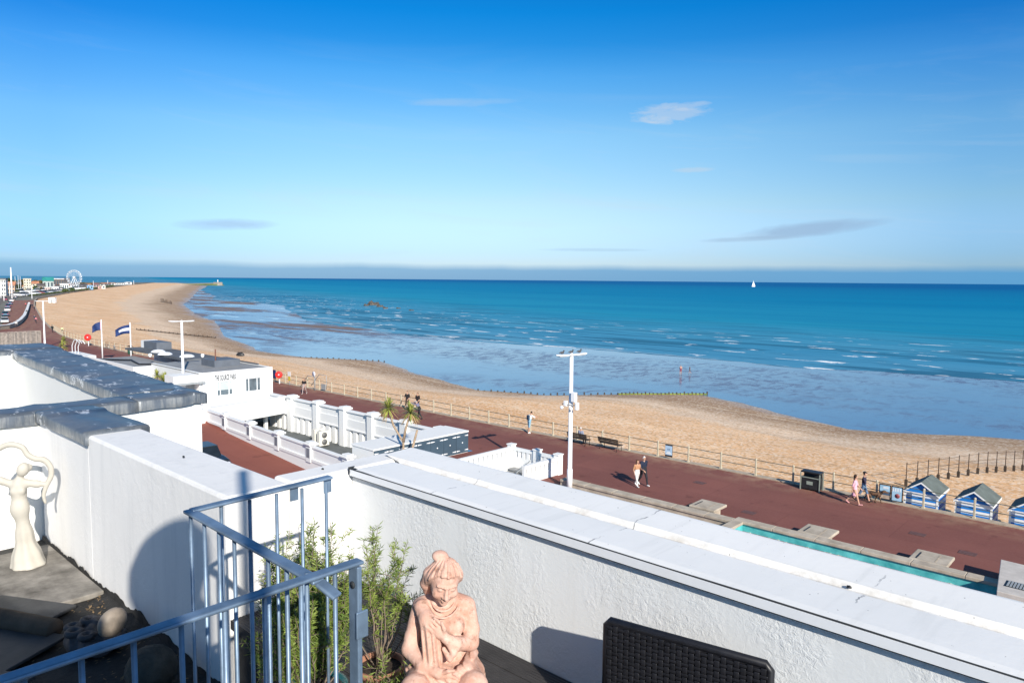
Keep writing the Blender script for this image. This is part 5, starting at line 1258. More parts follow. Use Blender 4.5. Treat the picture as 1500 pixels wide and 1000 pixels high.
# ---- unseen stack, wall and mast added behind the viewpoint to throw shade on the terrace
T = thing('shade_stack', 'unseen white stack with a round cowl, added behind the viewpoint to shade the wall', 'chimney', (.5, -.9, 10))
mb = MB(); mb.box(.30, -1.9, 9.9, 1.1, -.62, 12.75); mb.build('stack', RENDER, T)
mb = MB(); mb.lathe([(.30, 0), (.30, .25), (.24, .34), (.26, .42), (.31, .55), (.30, .70), (.22, .82), (.10, .88), (0, .89)], (.62, -.80, 12.62), 24); mb.build('cowl', LEAD, T)
T = thing('shade_wall', 'unseen white rendered wall added left of the viewpoint to shade the slates', 'wall', (-1.5, -1, 9.3))  # added out of view, its top shaped for the shade on the lower floor
mb = MB(); mb.extr([(-3.2, -.95, 9.3), (-3.2, -.95, 12.1), (-1.9, -.95, 12.22), (-1.3, -.95, 12.3), (-.7, -.95, 12.55), (.1, -.95, 12.75), (.1, -.95, 9.3)], (0, -.3, 0)); mb.build('wall', RENDER, T)
T = thing('unseen_mast', 'unseen thin grey mast behind the viewpoint whose soft shadow crosses the white wall top', 'mast', (1.6, -.72, 10))
mb = MB(); mb.tube([(1.6, -.72, 9.9), (1.6, -.72, 14.25)], .035, 10); mb.build('pole', GALV, T)
# ---------------------------------------------------------------- palms
BLADE = NT('cordyline_leaf'); v_ = BLADE.pos(obj=True)
BLADE.set(Base_Color=BLADE.mix(BLADE.mr(BLADE.noise(v_, 5, 3, .6), .35, .65), (.11, .15, .025), (.40, .40, .10)), Roughness=.5); BLADE = BLADE.m
DRYL = M('dry_palm_leaf', (.36, .25, .12), .85, .3, 8); BARK = M('palm_bark', (.34, .25, .17), .9, .3, 8, .5, 40, .01)
def palm(label, base, trunks, n, L, seed, group=None, r0=.10):
    """trunks: list of polylines (relative); a crown at the end of each"""
    random.seed(seed); t = thing('cabbage_palm', label, 'palm', base, 0, group); B = Vector(base); mb = MB()
    for pl in trunks: mb.tube([B + Vector(p) for p in pl], [r0 - (r0 * .4) * i / max(1, len(pl) - 1) for i in range(len(pl))], 8)
    mb.build('trunk', BARK, t)
    for pl in trunks:
        if len(pl[-1]) == 3 and pl[0] is not None and not (len(pl) > 2 and pl[-1] == pl[-2]):
            c = B + Vector(pl[-1]); mb = MB(); dr = MB()
            for k in range(n):
                a = random.uniform(0, 2 * PI); e = random.uniform(-.75, 1.45); l = L * random.uniform(.75, 1.1); tgt = mb if e > -.35 else dr
                d = Vector((math.cos(a) * math.cos(e), math.sin(a) * math.cos(e), math.sin(e))); w = d.cross(Vector((0, 0, 1))).normalized() * L * .042
                p = [c + d * l * q + Vector((0, 0, -.42 * l * q * q * math.cos(e))) for q in (.04, .4, .75, 1)]
                tgt.add([p[0] - w * .6, p[0] + w * .6, p[1] + w, p[1] - w, p[2] + w * .7, p[2] - w * .7, p[3]], [(0, 1, 2, 3), (3, 2, 4, 5), (5, 4, 6)])
            mb.build('crown', BLADE, t)
            if dr.v: dr.build('dead_leaves', DRYL, t)
    return t
palm('cabbage palm with two leafy heads on a forked trunk in front of the blue lockers', (-35.15, 28.2, -.9), [[(0, 0, 0), (-.1, .05, 1.2), (-.18, .1, 2.7), (-.85, -.15, 3.7), (-1.25, -.25, 4.75)], [(-.18, .1, 2.7), (-.05, .2, 3.6), (.10, .45, 4.55)], [(-.05, .0, .9), (.35, .35, 2.2), (.55, .62, 3.5), (.55, .62, 3.5)]], 140, .88, 5, r0=.09)
palm('larger green palm against the white pavilion beside the lamp post', (-72.2, 28.4, 0), [[(0, 0, 0), (0, 0, 1.9)]], 150, 1.05, 6, 'palms by the pavilion')
palm('smaller palm in the corner of the white pavilion wall', (-76.3, 29.3, 0), [[(0, 0, 0), (0, 0, 2.0)]], 110, .8, 7, 'palms by the pavilion')
palm('yellowish palm on the red tarmac, upper one of two left of the flagpoles', (-138.5, 38.2, 0), [[(0, 0, 0), (0, 0, 1.1)]], 90, 1.1, 8, 'palms left of the flagpoles')
palm('yellowish palm left of the flagpoles, lower one above the lead parapet', (-121.5, 33.3, 0), [[(0, 0, 0), (0, 0, 1.7)]], 100, 1.1, 9, 'palms left of the flagpoles')
# ---------------------------------------------------------------- flags, lifebuoys and furniture of the upper promenade
FLN = M('flag_navy', (.012, .035, .13), .7, .15, 3); FLW = M('flag_pale', (.62, .62, .68), .7, .1, 3); FLP = M('flag_pink_edge', (.50, .30, .38), .7, .1, 3)
def flag(label, base, h, w_, hh, bands, sag):
    t = thing('flagpole', label, 'flagpole', base, 0, 'flagpoles by the pavilion'); B = Vector(base); mb = MB()
    mb.tube([B, B + Vector((0, 0, h))], [.10, .06], 10); mb.build('pole', METALW, t); mb = MB(); mb.ball(tuple(B + Vector((0, 0, h + .06))), .09); mb.build('finial', METALW, t)
    mb = MB(); mb.sm = True; d = Vector((-.72, -.69, 0)); nr = Vector((-.69, .72, 0)); n, m = 14, 6
    for i in range(n + 1):
        for j in range(m + 1):
            u = i / n; v_ = j / m; p = B + Vector((0, 0, h - .15 - v_ * hh * (1 - .25 * u) - sag * u * u - .12 * u)) + d * w_ * u * (1 - .06 * v_) + nr * (.12 * math.sin(u * 8 + v_ * 2) * u ** .5); mb.v.append(tuple(p))
    for i in range(n):
        for j in range(m): mb.f.append([i * (m + 1) + j, (i + 1) * (m + 1) + j, (i + 1) * (m + 1) + j + 1, i * (m + 1) + j + 1]); mb.m.append(bands(i / n, j / m)); mb.s.append(True)
    o = mb.build('flag', [FLN, FLW, FLP], t); so_ = o.modifiers.new('thick', 'SOLIDIFY'); so_.thickness = .01
flag('white flagpole with a plain blue flag', (-109.9, 35.0, 0), 5.9, 1.35, 1.2, lambda u, v: 2 if u < .12 else 0, .55)
flag('white flagpole with a navy flag crossed by a pale band', (-99.3, 35.0, 0), 6.0, 2.0, 1.15, lambda u, v: 1 if .2 < v < .56 and u < .72 else 0, .62)
RED = M('lifebuoy_red', (.62, .03, .025), .45, .1, 4); YEL = M('sign_yellow', (.62, .48, .05), .5, .1, 4)
def buoy(label, x, y, s):
    t = thing('lifebuoy_station', label, 'lifebuoy', (x, y, 0), 0, 'red lifebuoy stations'); mb = MB(); mb.cbox(x, y, 0, .10, .10, 1.5 * s); mb.build('post', METALW, t)
    d = Vector((.72, -.69, 0)); mb = MB(); c = Vector((x, y, 1.3 * s)) + d * .1; mb.tube([c, c + d * .18], [.52 * s, .50 * s], 20); mb.build('housing', RED, t, bevel=.03)
    mb = MB(); mb.tube([c + d * .181, c + d * .2], .11 * s, 14); mb.build('badge', FLW, t)
buoy('round red lifebuoy holder on a white post left of the flagpoles', -138.6, 42.0, 1.15); buoy('red lifebuoy holder at the beach steps beside the pavilion', -75.0, 42.2, .8)
T = thing('safety_notice', 'small yellow and white safety notice next to the red lifebuoy holder at the steps', 'sign', (-73.3, 42.5, 0)); mb = MB(); mb.cbox(-73.3, 42.5, 0, .06, .06, 1.5); mb.build('post', FRAMEG, T)
mb = MB(); mb.box(-73.6, 42.44, 1.0, -73.0, 42.46, 1.5); mb.build('panel', METALW, T); mb = MB(); mb.box(-73.5, 42.44, .5, -73.1, 42.46, .95); mb.build('panel', YEL, T)
T = thing('dark_notice', 'dark framed notice at the pavilion corner beside the lifebuoy holder', 'sign', (-76.6, 42.5, 0)); mb = MB(); mb.box(-76.9, 42.46, .4, -76.3, 42.5, 1.4); mb.build('panel', FLN, T); mb = MB(); mb.cbox(-76.6, 42.53, 0, .06, .06, 1.4); mb.build('post', FRAMEG, T)
T = thing('beach_steps', 'steps down to the shingle with slanting metal handrails and a round white sign', 'steps', (-68.5, 42.6, 0))
for y in (42.2, 43.6):
    mb = MB(); mb.tube([(-70.6, y, .1), (-69.0, y, 1.5), (-67.6, y, 1.5), (-67.6, y, 0)], .035, 6); mb.build('handrail', FRAMEG, T)
for k in range(5):
    mb = MB(); mb.box(-69.6, 43.1 + k * .3, -.2 - .16 * k, -67.7, 43.4 + k * .3, -.05 - .16 * k); mb.build('step', CONC, T)
mb = MB(); mb.tube([(-67.9, 42.3, 0), (-67.9, 42.3, 2.0)], .03, 6); mb.build('sign_post', FRAMEG, T); mb = MB(); mb.tube([(-67.9, 42.26, 1.75), (-67.9, 42.24, 1.75)], .3, 16); mb.build('sign_face', FLW, T)
mb = MB(); mb.box(-66.9, 42.5, .2, -66.1, 42.55, .8); mb.build('mesh_panel', FRAMEG, T)
def bicycle(label, x, y, rz, c):
    t = thing('bicycle', label, 'bicycle', (x, y, 0), rz, 'bicycles at the railing'); fm = M('bike_paint', c, .4, .1, 4)
    for wx in (-.52, .52):
        mb = MB(); mb.tube([(wx + .33 * math.cos(a), 0, .34 + .33 * math.sin(a)) for a in np.linspace(0, 2 * PI, 25)], .022, 6, False); w_ = mb.build('wheel', BLACKM, t, local=True)
        mb = MB()
        for a in np.linspace(0, PI, 7)[:-1]: mb.tube([(wx + .32 * math.cos(a), 0, .34 + .32 * math.sin(a)), (wx - .32 * math.cos(a), 0, .34 - .32 * math.sin(a))], .004, 4)
        mb.build('spokes', METALW, w_, local=True)
    mb = MB()
    for a, b in (((-.52, .34), (-.05, .30)), ((-.05, .30), (-.2, .82)), ((-.2, .82), (-.52, .34)), ((-.2, .78), (.38, .80)), ((.38, .80), (-.05, .30)), ((.36, .92), (.52, .34))): mb.tube([(a[0], 0, a[1]), (b[0], 0, b[1])], .018, 6)
    mb.build('frame', fm, t, local=True); mb = MB(); mb.ball((-.22, 0, .92), .14, .06, .04, 8); mb.build('saddle', BLACKM, t, local=True)
    mb = MB(); mb.tube([(.40, -.28, 1.02), (.33, -.1, 1.0), (.33, .1, 1.0), (.40, .28, 1.02)], .014, 6); mb.build('handlebar', BLACKM, t, local=True)
bicycle('dark bicycle leaning at the far railing, left one of the pair', -131.3, 42.5, R(15), (.05, .05, .07)); bicycle('grey bicycle leaning at the far railing, right one of the pair', -127.6, 42.45, R(-8), (.3, .3, .32))
T = thing('litter_bin', 'small dark green litter bin at the railing behind the banded flag', 'bin', (-119.8, 42.1, 0)); mb = MB(); mb.lathe([(.32, 0), (.36, .1), (.36, 1.0), (.30, 1.02), (.28, .8), (0, .8)], (-119.8, 42.1, 0), 16); mb.build('body', M('bin_green', (.02, .07, .045), .5, .2, 4), T); mb = MB(); mb.lathe([(.38, 1.2), (.30, 1.32), (0, 1.38)], (-119.8, 42.1, 0), 16)
mb.build('hood', BLACKM, T)
for q in (-.3, .3): mb = MB(); mb.cbox(-119.8 + q, 42.1, .95, .05, .05, .28); mb.build('hood_bracket', BLACKM, T)
T = thing('hoop_ladder', 'pale curved hoop handrails on the low white roof left of the flagpoles', 'ladder', (-112, 33.0, 0))
for q in (0, 1.3, 2.6):
    x0 = -114.5 + q; mb = MB(); mb.tube([(x0, 32.6, 0), (x0, 32.6, 2.3), (x0 + .5, 32.7, 3.0), (x0 + 1.2, 32.8, 3.2), (x0 + 1.9, 32.9, 2.8)], .05, 6); mb.build('hoop', METALW, T)
mb = MB(); mb.box(-116, 30.5, 0, -108, 33.6, 1.3); mb.build('roof_block', WP, T)
# hoarding
a, b = at(-14, 513.8, 0), at(61, 509, 0); d = (b - a); n = 46
T = thing('timber_hoarding', 'long weathered timber hoarding beside the promenade lamp post at the left edge', 'fence', tuple((a + b) / 2))
HOARD = [M('hoarding_board_%d' % i, c, .9, .3, 3, .3, 20, .01) for i, c in enumerate(((.27, .235, .205), (.32, .28, .245), (.22, .195, .175)))]
random.seed(9); g_ = d / n; nn = Vector((-d.y, d.x, 0)).normalized()
for i in range(n):
    mb = MB(); hgt = 2.75 + random.uniform(-.05, .05); mb.obox(a + g_ * (i + .5) + Vector((0, 0, hgt / 2)), g_ * .47, nn * (.02 + random.uniform(0, .012)), (0, 0, hgt / 2)); mb.build('board', random.choice(HOARD), T)
mb = MB(); mb.beam(a + Vector((0, 0, 2.84)), b + Vector((0, 0, 2.84)), .12, .1); mb.build('rail', HOARD[1], T)
p = at(5, 508, 0); T = thing('waste_bin', 'small pale and maroon bin standing in front of the timber hoarding', 'bin', tuple(p)); mb = MB(); mb.cbox(p.x, p.y, 0, .8, .8, 1.0); mb.build('body', FLW, T, bevel=.06); mb = MB(); mb.cbox(p.x, p.y, 1.0, .86, .86, .12); mb.build('lid', M('maroon_lid', (.16, .03, .04), .6, .1, 3), T, bevel=.03)
# curved planter wall
pts = [at(-30, 487, 0), at(0, 483, 0), at(12, 481.5, 0), at(22, 478.5, 0), at(30, 473, 0), at(36, 466, 0), at(40, 456, 0), at(43, 446, 0)]
T = thing('planter_wall', 'low pale wall curving between the parked cars and the red promenade', 'wall', tuple(pts[3])); mb = MB()
for p, q in zip(pts, pts[1:]): mb.beam(p + Vector((0, 0, .45)), q + Vector((0, 0, .45)), .55, .9)
mb.build('wall', CONC, T); mb = MB()
for p, q in zip(pts, pts[1:]): mb.beam(p + Vector((0, 0, .96)), q + Vector((0, 0, .96)), .75, .1)
mb.build('coping', WP, T)
# ---------------------------------------------------------------- the town to the west
GLS = M('car_glass', (.015, .02, .025), .1, .2, 2, spec=.8)
def make_car(c):
    t = thing('parked_car', 'x', 'car', (0, 0, 0), 0, 'cars parked along the seafront road'); pt = M('car_paint', c, .3, .06, 2, spec=.6)
    side = [(-2.15, .28), (2.1, .28), (2.15, .62), (1.75, .82), (1.0, .92), (-1.9, .95), (-2.15, .80)]
    mb = MB(); mb.extr([(x, -.86, z) for x, z in side], (0, 1.72, 0)); mb.build('body', pt, t, local=True, bevel=.08)
    cab = [(-1.85, .93), (1.0, .90), (.35, 1.42), (-1.35, 1.45)]
    mb = MB(); mb.extr([(x, -.70, z) for x, z in cab], (0, 1.40, 0)); mb.build('cabin_glass', GLS, t, local=True, bevel=.05)
    mb = MB(); mb.box(-1.32, -.71, 1.40, .34, .71, 1.48); mb.build('roof', pt, t, local=True, bevel=.03)
    for x in (-1.35, 1.35):
        for y in (-.88, .70): mb = MB(); mb.tube([(x, y, .32), (x, y + .18, .32)], .32, 14); w_ = mb.build('wheel', BLACKM, t, local=True); mb = MB(); yy = y - .004 if y < 0 else y + .184; mb.tube([(x, yy, .32), (x, yy + .002, .32)], .19, 10); mb.build('rim', METALW, w_, local=True)
    for y in (-.62, .62): mb = MB(); mb.ball((2.1, y, .66), .06, .16, .08, 8); mb.build('headlight', FLW, t, local=True); mb = MB(); mb.box(-2.18, y - .15, .66, -2.13, y + .15, .8); mb.build('tail_light', RED, t, local=True)
    return t
cars = [(7, 473, (.55, .57, .58), 'silver car parked nearest, beside the curved wall'), (8, 463, (.03, .10, .17), 'dark teal car parked second from the near end'), (11, 456, (.62, .63, .64), 'white car parked third from the near end'), (12, 450.5, (.03, .06, .14), 'dark blue car parked fourth from the near end'), (15, 446, (.05, .12, .20), 'blue car parked fifth from the near end'),
        (17, 442, (.70, .70, .70), 'white car parked farther along the road, sixth from the near end'), (8, 440, (.20, .02, .07), 'maroon car driving beside the parked row'), (20, 438.5, (.02, .03, .04), 'black car parked near the far end of the row'), (22, 436, (.68, .68, .70), 'white van like car parked at the far end of the row')]
for x, y, c_, lb in cars:
    p = at(x, y, -.03); k = make_car(c_); dx_ = (Yland(p.x - 10) - Yland(p.x + 10)) / 20; put(k, (p.x, p.y, -.03), math.atan2(dx_, -1) + random.choice((0, PI)), lb)
p = at(300, 654, 1.12); k = make_car((.018, .022, .024)); put(k, (p.x, p.y, -.30), R(-3), 'dark car parked on the red ramp, only its roof showing above the wall'); k['group'] = 'car on the ramp'
for x, y, lb, hs in ((47, 438, 'slim pale lamp post at the edge of the beach beyond the walkers', .9), (6, 441, 'pale lamp post beside the far end of the parked cars', 1.1), (14.5, 434, 'distant pale lamp post between the houses and the road', 1.0), (1.5, 437, 'distant lamp post at the very left edge', 1.1)):
    p = at(x, y, 0); k = copy_tree(l1); put(k, (p.x, p.y, 0), R(70), lb); k.scale = (1, 1, hs); k['group'] = 'distant lamp posts'
p = at(18, 440, 0); T = thing('white_mast', 'tall thin white mast rising above the distant houses', 'mast', tuple(p)); mb = MB(); mb.tube([(p.x, p.y, 0), (p.x, p.y, 16)], [.45, .25], 8); mb.build('pole', METALW, T); mb = MB(); mb.cbox(p.x, p.y, 0, 1.4, 1.4, .5); mb.build('base', CONC, T)
WIN = M('far_window', (.06, .08, .10), .3, .3, 2)
def house(name, cat, label, x0, x1, yb, yt, wc, rc, roof='gable', group='distant seafront buildings', nwin=(3, 2)):
    pa, pb = at(x0, yb, 0), at(x1, yb, 0); c = (pa + pb) / 2; w_ = (pb - pa).length; D = (c - EYE).dot(_f); h = (yb - yt) * D / F * .98; ang = math.atan2((pb - pa).y, (pb - pa).x)
    t = thing(name, label, cat, (c.x, c.y, 0), ang, group); dp = max(5, w_ * .7); wm = M('far_wall', wc, .8, .12, .3); rm = M('far_roof', rc, .8, .25, .4); hw = h * (.68 if roof == 'gable' else .92)
    mb = MB(); mb.box(-w_ / 2, 0, 0, w_ / 2, dp, hw); mb.build('wall', wm, t, local=True)
    mb = MB()
    if roof == 'gable': mb.extr([(-w_ / 2 - .4, -.5, hw), (-w_ / 2 - .4, dp + .5, hw), (-w_ / 2 - .4, dp / 2, h)], (w_ + .8, 0, 0))
    elif roof == 'tent': mb.add([(-w_ / 2 - .3, -.3, hw), (w_ / 2 + .3, -.3, hw), (w_ / 2 + .3, dp + .3, hw), (-w_ / 2 - .3, dp + .3, hw), (0, dp / 2, h)], [(0, 1, 4), (1, 2, 4), (2, 3, 4), (3, 0, 4), (3, 2, 1, 0)])
    else: mb.box(-w_ / 2 - .3, -.3, hw, w_ / 2 + .3, dp + .3, h)
    mb.build('roof', rm, t, local=True)
    for i in range(nwin[0]):
        for j in range(nwin[1]):
            cx = -w_ / 2 + w_ * (i + .5) / nwin[0]; cz = hw * (j + .55) / nwin[1]; a_, b_ = w_ / nwin[0] * .26, hw / nwin[1] * .27; mb = MB(); mb.box(cx - a_, -.06, cz - b_, cx + a_, -.002, cz + b_); mb.build('window', WIN, t, local=True)
    return t
CW, TC, GR, RD = (.66, .65, .62), (.38, .17, .10), (.14, .14, .15), (.30, .12, .08)
HS = [('white block of flats at the very left edge of the town', -4, 9, 433, 407, CW, GR, 'flat', (4, 4)), ('low terracotta roofed house right of the white flats', 10, 22, 429, 412, (.56, .36, .24), TC, 'gable', (3, 2)), ('grey roofed house behind the tall white mast', 18, 31, 426, 412.5, (.42, .40, .38), GR, 'gable', (3, 2)),
      ('tall cream house, left of the pair near the amusements', 35, 46, 424, 407.5, (.66, .60, .46), (.5, .45, .36), 'flat', (3, 4)), ('lower cream house joined to the tall cream house', 47, 57, 424, 411.5, (.64, .56, .42), TC, 'gable', (2, 2)), ('low dark roofed arcade building beside the cream house', 55, 66, 425, 415, (.26, .24, .22), (.09, .08, .08), 'gable', (3, 1)),
      ('teal roofed amusement hall with a pale curved front', 63, 79, 423.5, 405.5, (.36, .42, .40), (.02, .20, .19), 'gable', (3, 1)), ('dark long hall with a white roof line left of the big wheel', 79, 94, 422, 407.5, (.13, .11, .10), (.62, .62, .64), 'flat', (4, 1)), ('dark house right behind the big wheel', 92, 103, 421, 407, (.12, .11, .11), (.08, .08, .09), 'gable', (2, 1)),
      ('white kiosk in front of the amusement hall', 76, 86, 428, 419.5, (.72, .72, .72), (.66, .66, .68), 'flat', (3, 1)), ('pink and white stall near the amusement hall', 66, 74, 429, 420.5, (.58, .42, .38), CW, 'flat', (2, 1)), ('pale pavilion under the big wheel', 88, 101, 424.5, 415, (.60, .63, .60), (.66, .66, .64), 'flat', (4, 1)),
      ('dark shed right of the big wheel', 119, 127, 423, 415.5, (.11, .10, .10), (.08, .08, .09), 'gable', (1, 1)), ('pale blue kiosk at the edge of the shingle', 128, 136.5, 424, 418, (.22, .42, .66), (.20, .38, .60), 'flat', (2, 1)), ('pink hut left of the white hut at the shingle edge', 144, 149.5, 423, 419.3, (.66, .40, .36), (.6, .4, .36), 'flat', (1, 1)), ('white hut with a flat roof at the shingle edge', 149.5, 154.5, 423, 418, CW, CW, 'flat', (1, 1)),
      ('low maroon roofed building right of the pale blue kiosk', 137, 145, 420.5, 415, (.36, .28, .28), (.22, .10, .11), 'gable', (2, 1)), ('grey shed beyond the white hut', 155, 163, 419, 415.3, (.22, .22, .22), (.16, .15, .15), 'gable', (2, 1)), ('small white tent left of the long marquee', 162, 169, 417.6, 414.4, CW, CW, 'tent', (1, 1)), ('long low white marquee on the skyline of the beach', 171, 184, 417, 414.6, (.74, .74, .74), (.76, .76, .76), 'flat', (4, 1)), ('white peaked marquee at the right end of the town', 185, 193, 416.8, 412.8, (.74, .74, .74), (.78, .78, .78), 'tent', (1, 1))]
for lb, x0, x1, yb, yt, wc, rc, rf, nw in HS: house('seaside_building' if rf != 'tent' else 'marquee', 'building' if rf != 'tent' else 'tent', lb, x0, x1, yb, yt, wc, rc, rf, nwin=nw)
random.seed(23); xs_h = [3, 12, 20, 27, 33, 40, 50, 56, 70, 77, 85, 91, 97, 104, 115, 122, 131, 139, 147, 153, 158, 166]
wn = [('white', (.72, .72, .71)), ('cream', (.62, .56, .44)), ('pinkish', (.58, .42, .36)), ('pale grey', (.5, .5, .5)), ('brick', (.30, .14, .10)), ('pale blue', (.42, .52, .62))]
land = {3: 'left of the white flats', 12: 'by the terracotta roofed house', 20: 'below the tall white mast', 27: 'beside the thin masts', 33: 'left of the tall cream house', 40: 'under the tall cream house', 50: 'right of the tall cream house', 56: 'by the low dark arcade', 70: 'under the teal roof', 77: 'right of the teal roof', 85: 'under the long dark hall', 91: 'right of the long dark hall', 97: 'left of the wheel hub', 104: 'left under the wheel', 115: 'right under the wheel', 122: 'right of the wheel', 131: 'behind the pale blue kiosk', 139: 'behind the maroon roofed building', 147: 'behind the pink hut', 153: 'behind the white hut', 158: 'behind the grey shed', 166: 'behind the white tent'}
for i, x in enumerate(xs_h):
    nm, wc = wn[(i * 5 + 1) % 6]; yb = float(np.interp(x, [0, 60, 110, 166], [425, 423, 421, 417.2])); h_ = random.uniform(4, 8) if x < 110 else random.uniform(2.5, 4.5); rc, rn = random.choice(((TC, 'terracotta'), (GR, 'grey'), (RD, 'brown'), ((.5, .5, .5), 'pale')))
    house('small_house', 'house', 'small %s house with a %s roof %s' % (nm, rn, land[x]), x - random.uniform(2.5, 4.5), x + random.uniform(2.5, 4.5), yb, yb - h_, wc, rc, 'gable', group='small houses of the distant town', nwin=(2, 1))
# big wheel
p = at(109.5, 424, 0); D = (p - EYE).dot(_f); k = D / F; rw = 10.6 * k; zc = (424 - 406.3) * k; T = thing('ferris_wheel', 'white ferris wheel standing above the distant amusements', 'ferris wheel', tuple(p))
ux = Vector((_r.x, _r.y, 0)).normalized(); uy = Vector((-ux.y, ux.x, 0)); c0 = p + Vector((0, 0, zc))
P_ = lambda a, r, o: c0 + ux * r * math.cos(a) + Vector((0, 0, r * math.sin(a))) + uy * o
WHT = M('wheel_white', (.62, .66, .70), .4, .05, 2)
for o_ in (-.8, .8):
    for rr in (1, .82): mb = MB(); mb.tube([P_(a, rw * rr, o_) for a in np.linspace(0, 2 * PI, 49)], .11, 5, False); mb.build('rim', WHT, T)
    for s in (-1, 1): mb = MB(); mb.tube([c0 + uy * o_ * 1.3, p + ux * s * rw * .62 + uy * o_ * 3], .28, 6); mb.build('leg', WHT, T)
for q in range(18):
    a = 2 * PI * q / 18; mb = MB(); mb.tube([P_(a, .6, 0), P_(a, rw, 0)], .05, 4); mb.build('spoke', WHT, T)
    g0 = P_(a + .17, rw * 1.02, 0); mb = MB(); mb.ball((g0.x, g0.y, g0.z - .5), .55, .55, .6, 8); mb.build('gondola', WHT, T)
mb = MB(); mb.tube([c0 - uy * 1.4, c0 + uy * 1.4], .9, 12); mb.build('hub', WHT, T)
mb = MB(); mb.obox(p + Vector((0, 0, .6)), ux * rw * .9, uy * 4, (0, 0, .6)); mb.build('platform', FRAMEG, T)
# trees and bushes of the town
LF = []
for i, (a_, b_) in enumerate((((.018, .040, .012), (.06, .10, .03)), ((.035, .055, .015), (.10, .13, .045)), ((.07, .06, .02), (.16, .12, .05)))):
    t_ = NT('far_foliage_%d' % i); t_.set(Base_Color=t_.mix(t_.mr(t_.noise(t_.pos(), .35, 4, .6), .35, .65), a_, b_), Roughness=.8); LF.append(t_.m)
def crown(mb, c, rx, rz, n, s):
    for _ in range(n):
        while True:
            q = Vector((random.uniform(-1, 1), random.uniform(-1, 1), random.uniform(-1, 1)))
            if .35 < q.length < 1: break
        q *= .8 + .3 * mn.noise(q * 2.3 + Vector((c[0], 0, 0))); p = Vector(c) + Vector((q.x * rx, q.y * rx, q.z * rz)); a = Vector((random.uniform(-1, 1), random.uniform(-1, 1), random.uniform(-1, 1))).normalized(); b = a.orthogonal().normalized()
        mb.add([p - a * s, p + b * s * .7, p + a * s, p - b * s * .7], [(0, 1, 2, 3)])
random.seed(77)
def tree(label, x, yb, wpx, hpx, kind, name='town_tree', cat='tree', group='trees in the distant town'):
    p = at(x, yb, 0); k = (p - EYE).dot(_f) / F; w_, h = wpx * k, hpx * k; t = thing(name, label, cat, tuple(p), 0, group)
    mb = MB(); mb.tube([p, p + Vector((0, 0, h * .35)), p + Vector((.1 * w_, 0, h * .6))], [.06 * w_, .045 * w_, .02 * w_], 6); mb.build('trunk', BARK, t)
    mb = MB(); crown(mb, (p.x, p.y, h * .58), w_ / 2, h * .46, 420, .10 * w_); mb.build('crown', LF[kind], t)
TR = [(28, 427, 9, 11, 0, 'dark tree left of the cream houses'), (42, 429, 10, 7, 1, 'light green tree in front of the tall cream house'), (60, 428, 9, 8, 2, 'brownish tree between the arcade and the lamp post'), (105, 427, 10, 6, 0, 'dark green tree at the foot of the big wheel'), (96, 428.5, 9, 6, 1, 'green tree left of the foot of the big wheel'), (52, 427, 8, 9, 0, 'dark tree beside the low arcade'), (9, 431, 8, 10, 0, 'dark tree in front of the white flats'), (25, 432, 8, 7, 1, 'green tree beside the distant road')]
for x, yb, w_, h, k_, lb in TR: tree(lb, x, yb, w_, h, k_)
sky_ = ['behind the terracotta roofed house', 'behind the grey roofed house', 'left of the tall cream house on the skyline', 'behind the tall cream house', 'between the cream houses and the arcade on the skyline', 'behind the low dark arcade', 'left of the teal roof on the skyline', 'behind the teal roof', 'right of the teal roof on the skyline', 'behind the long dark hall', 'left of the big wheel on the skyline', 'right of the big wheel on the skyline', 'behind the dark shed by the wheel', 'behind the pale blue kiosk']
for i, lb in enumerate(sky_):
    x = (14, 22, 32, 41, 52, 59, 64, 73, 80, 88, 98, 120, 125, 133)[i]; tree(('dark', 'green', 'brownish')[i % 3] + ' distant tree ' + lb, x, 419.5 if x < 100 else 419, random.uniform(8, 12), random.uniform(8, 13) if x < 100 else random.uniform(4, 6), i % 3, group='skyline trees behind the town')
mb = MB(); random.seed(5)
for q in range(60):
    f_ = q / 59; x = 44 + f_ * 122; yb = float(np.interp(x, [44, 60, 100, 130, 166], [434.5, 432.5, 427.8, 424.3, 419.2])); p = at(x, yb, 0); k = (p - EYE).dot(_f) / F; crown(mb, (p.x, p.y, .8), 2.4 * k, 1.3 * k, 70, .6 * k)
o = mb.build('hedge_scrub', LF[1], None, tuple(at(90, 428, 0))); tag(o, 'low scrub along the landward edge of the beach', 'scrub', kind='stuff')
# parked vehicles and small clutter of the fairground front
random.seed(41)
cw = [(.7, .7, .7), (.08, .1, .14), (.5, .5, .52), (.6, .62, .65), (.25, .05, .06), (.05, .12, .22)]; cn_ = ['white', 'dark', 'grey', 'pale silver', 'dark red', 'blue']
for i, x in enumerate((27, 33, 38, 52, 58, 64, 70, 79, 88, 97)):
    yb = float(np.interp(x, [20, 44, 60, 100], [435, 432.6, 431, 426.8])); p = at(x, yb, 0); k = make_car(cw[i % 6]); put(k, (p.x, p.y, 0), R(35 + 40 * (i % 3)), '%s car parked %s' % (cn_[i % 6], ('by the distant road junction', 'beyond the distant walkers', 'left of the slim pale lamp post', 'right of the slim pale lamp post', 'in front of the low arcade', 'below the pink and white stall', 'below the amusement hall', 'below the white kiosk', 'in front of the pale pavilion under the wheel', 'at the left foot of the big wheel')[i])); k.scale = (1.6, 1.6, 1.7); k['group'] = 'vehicles parked in front of the distant town'
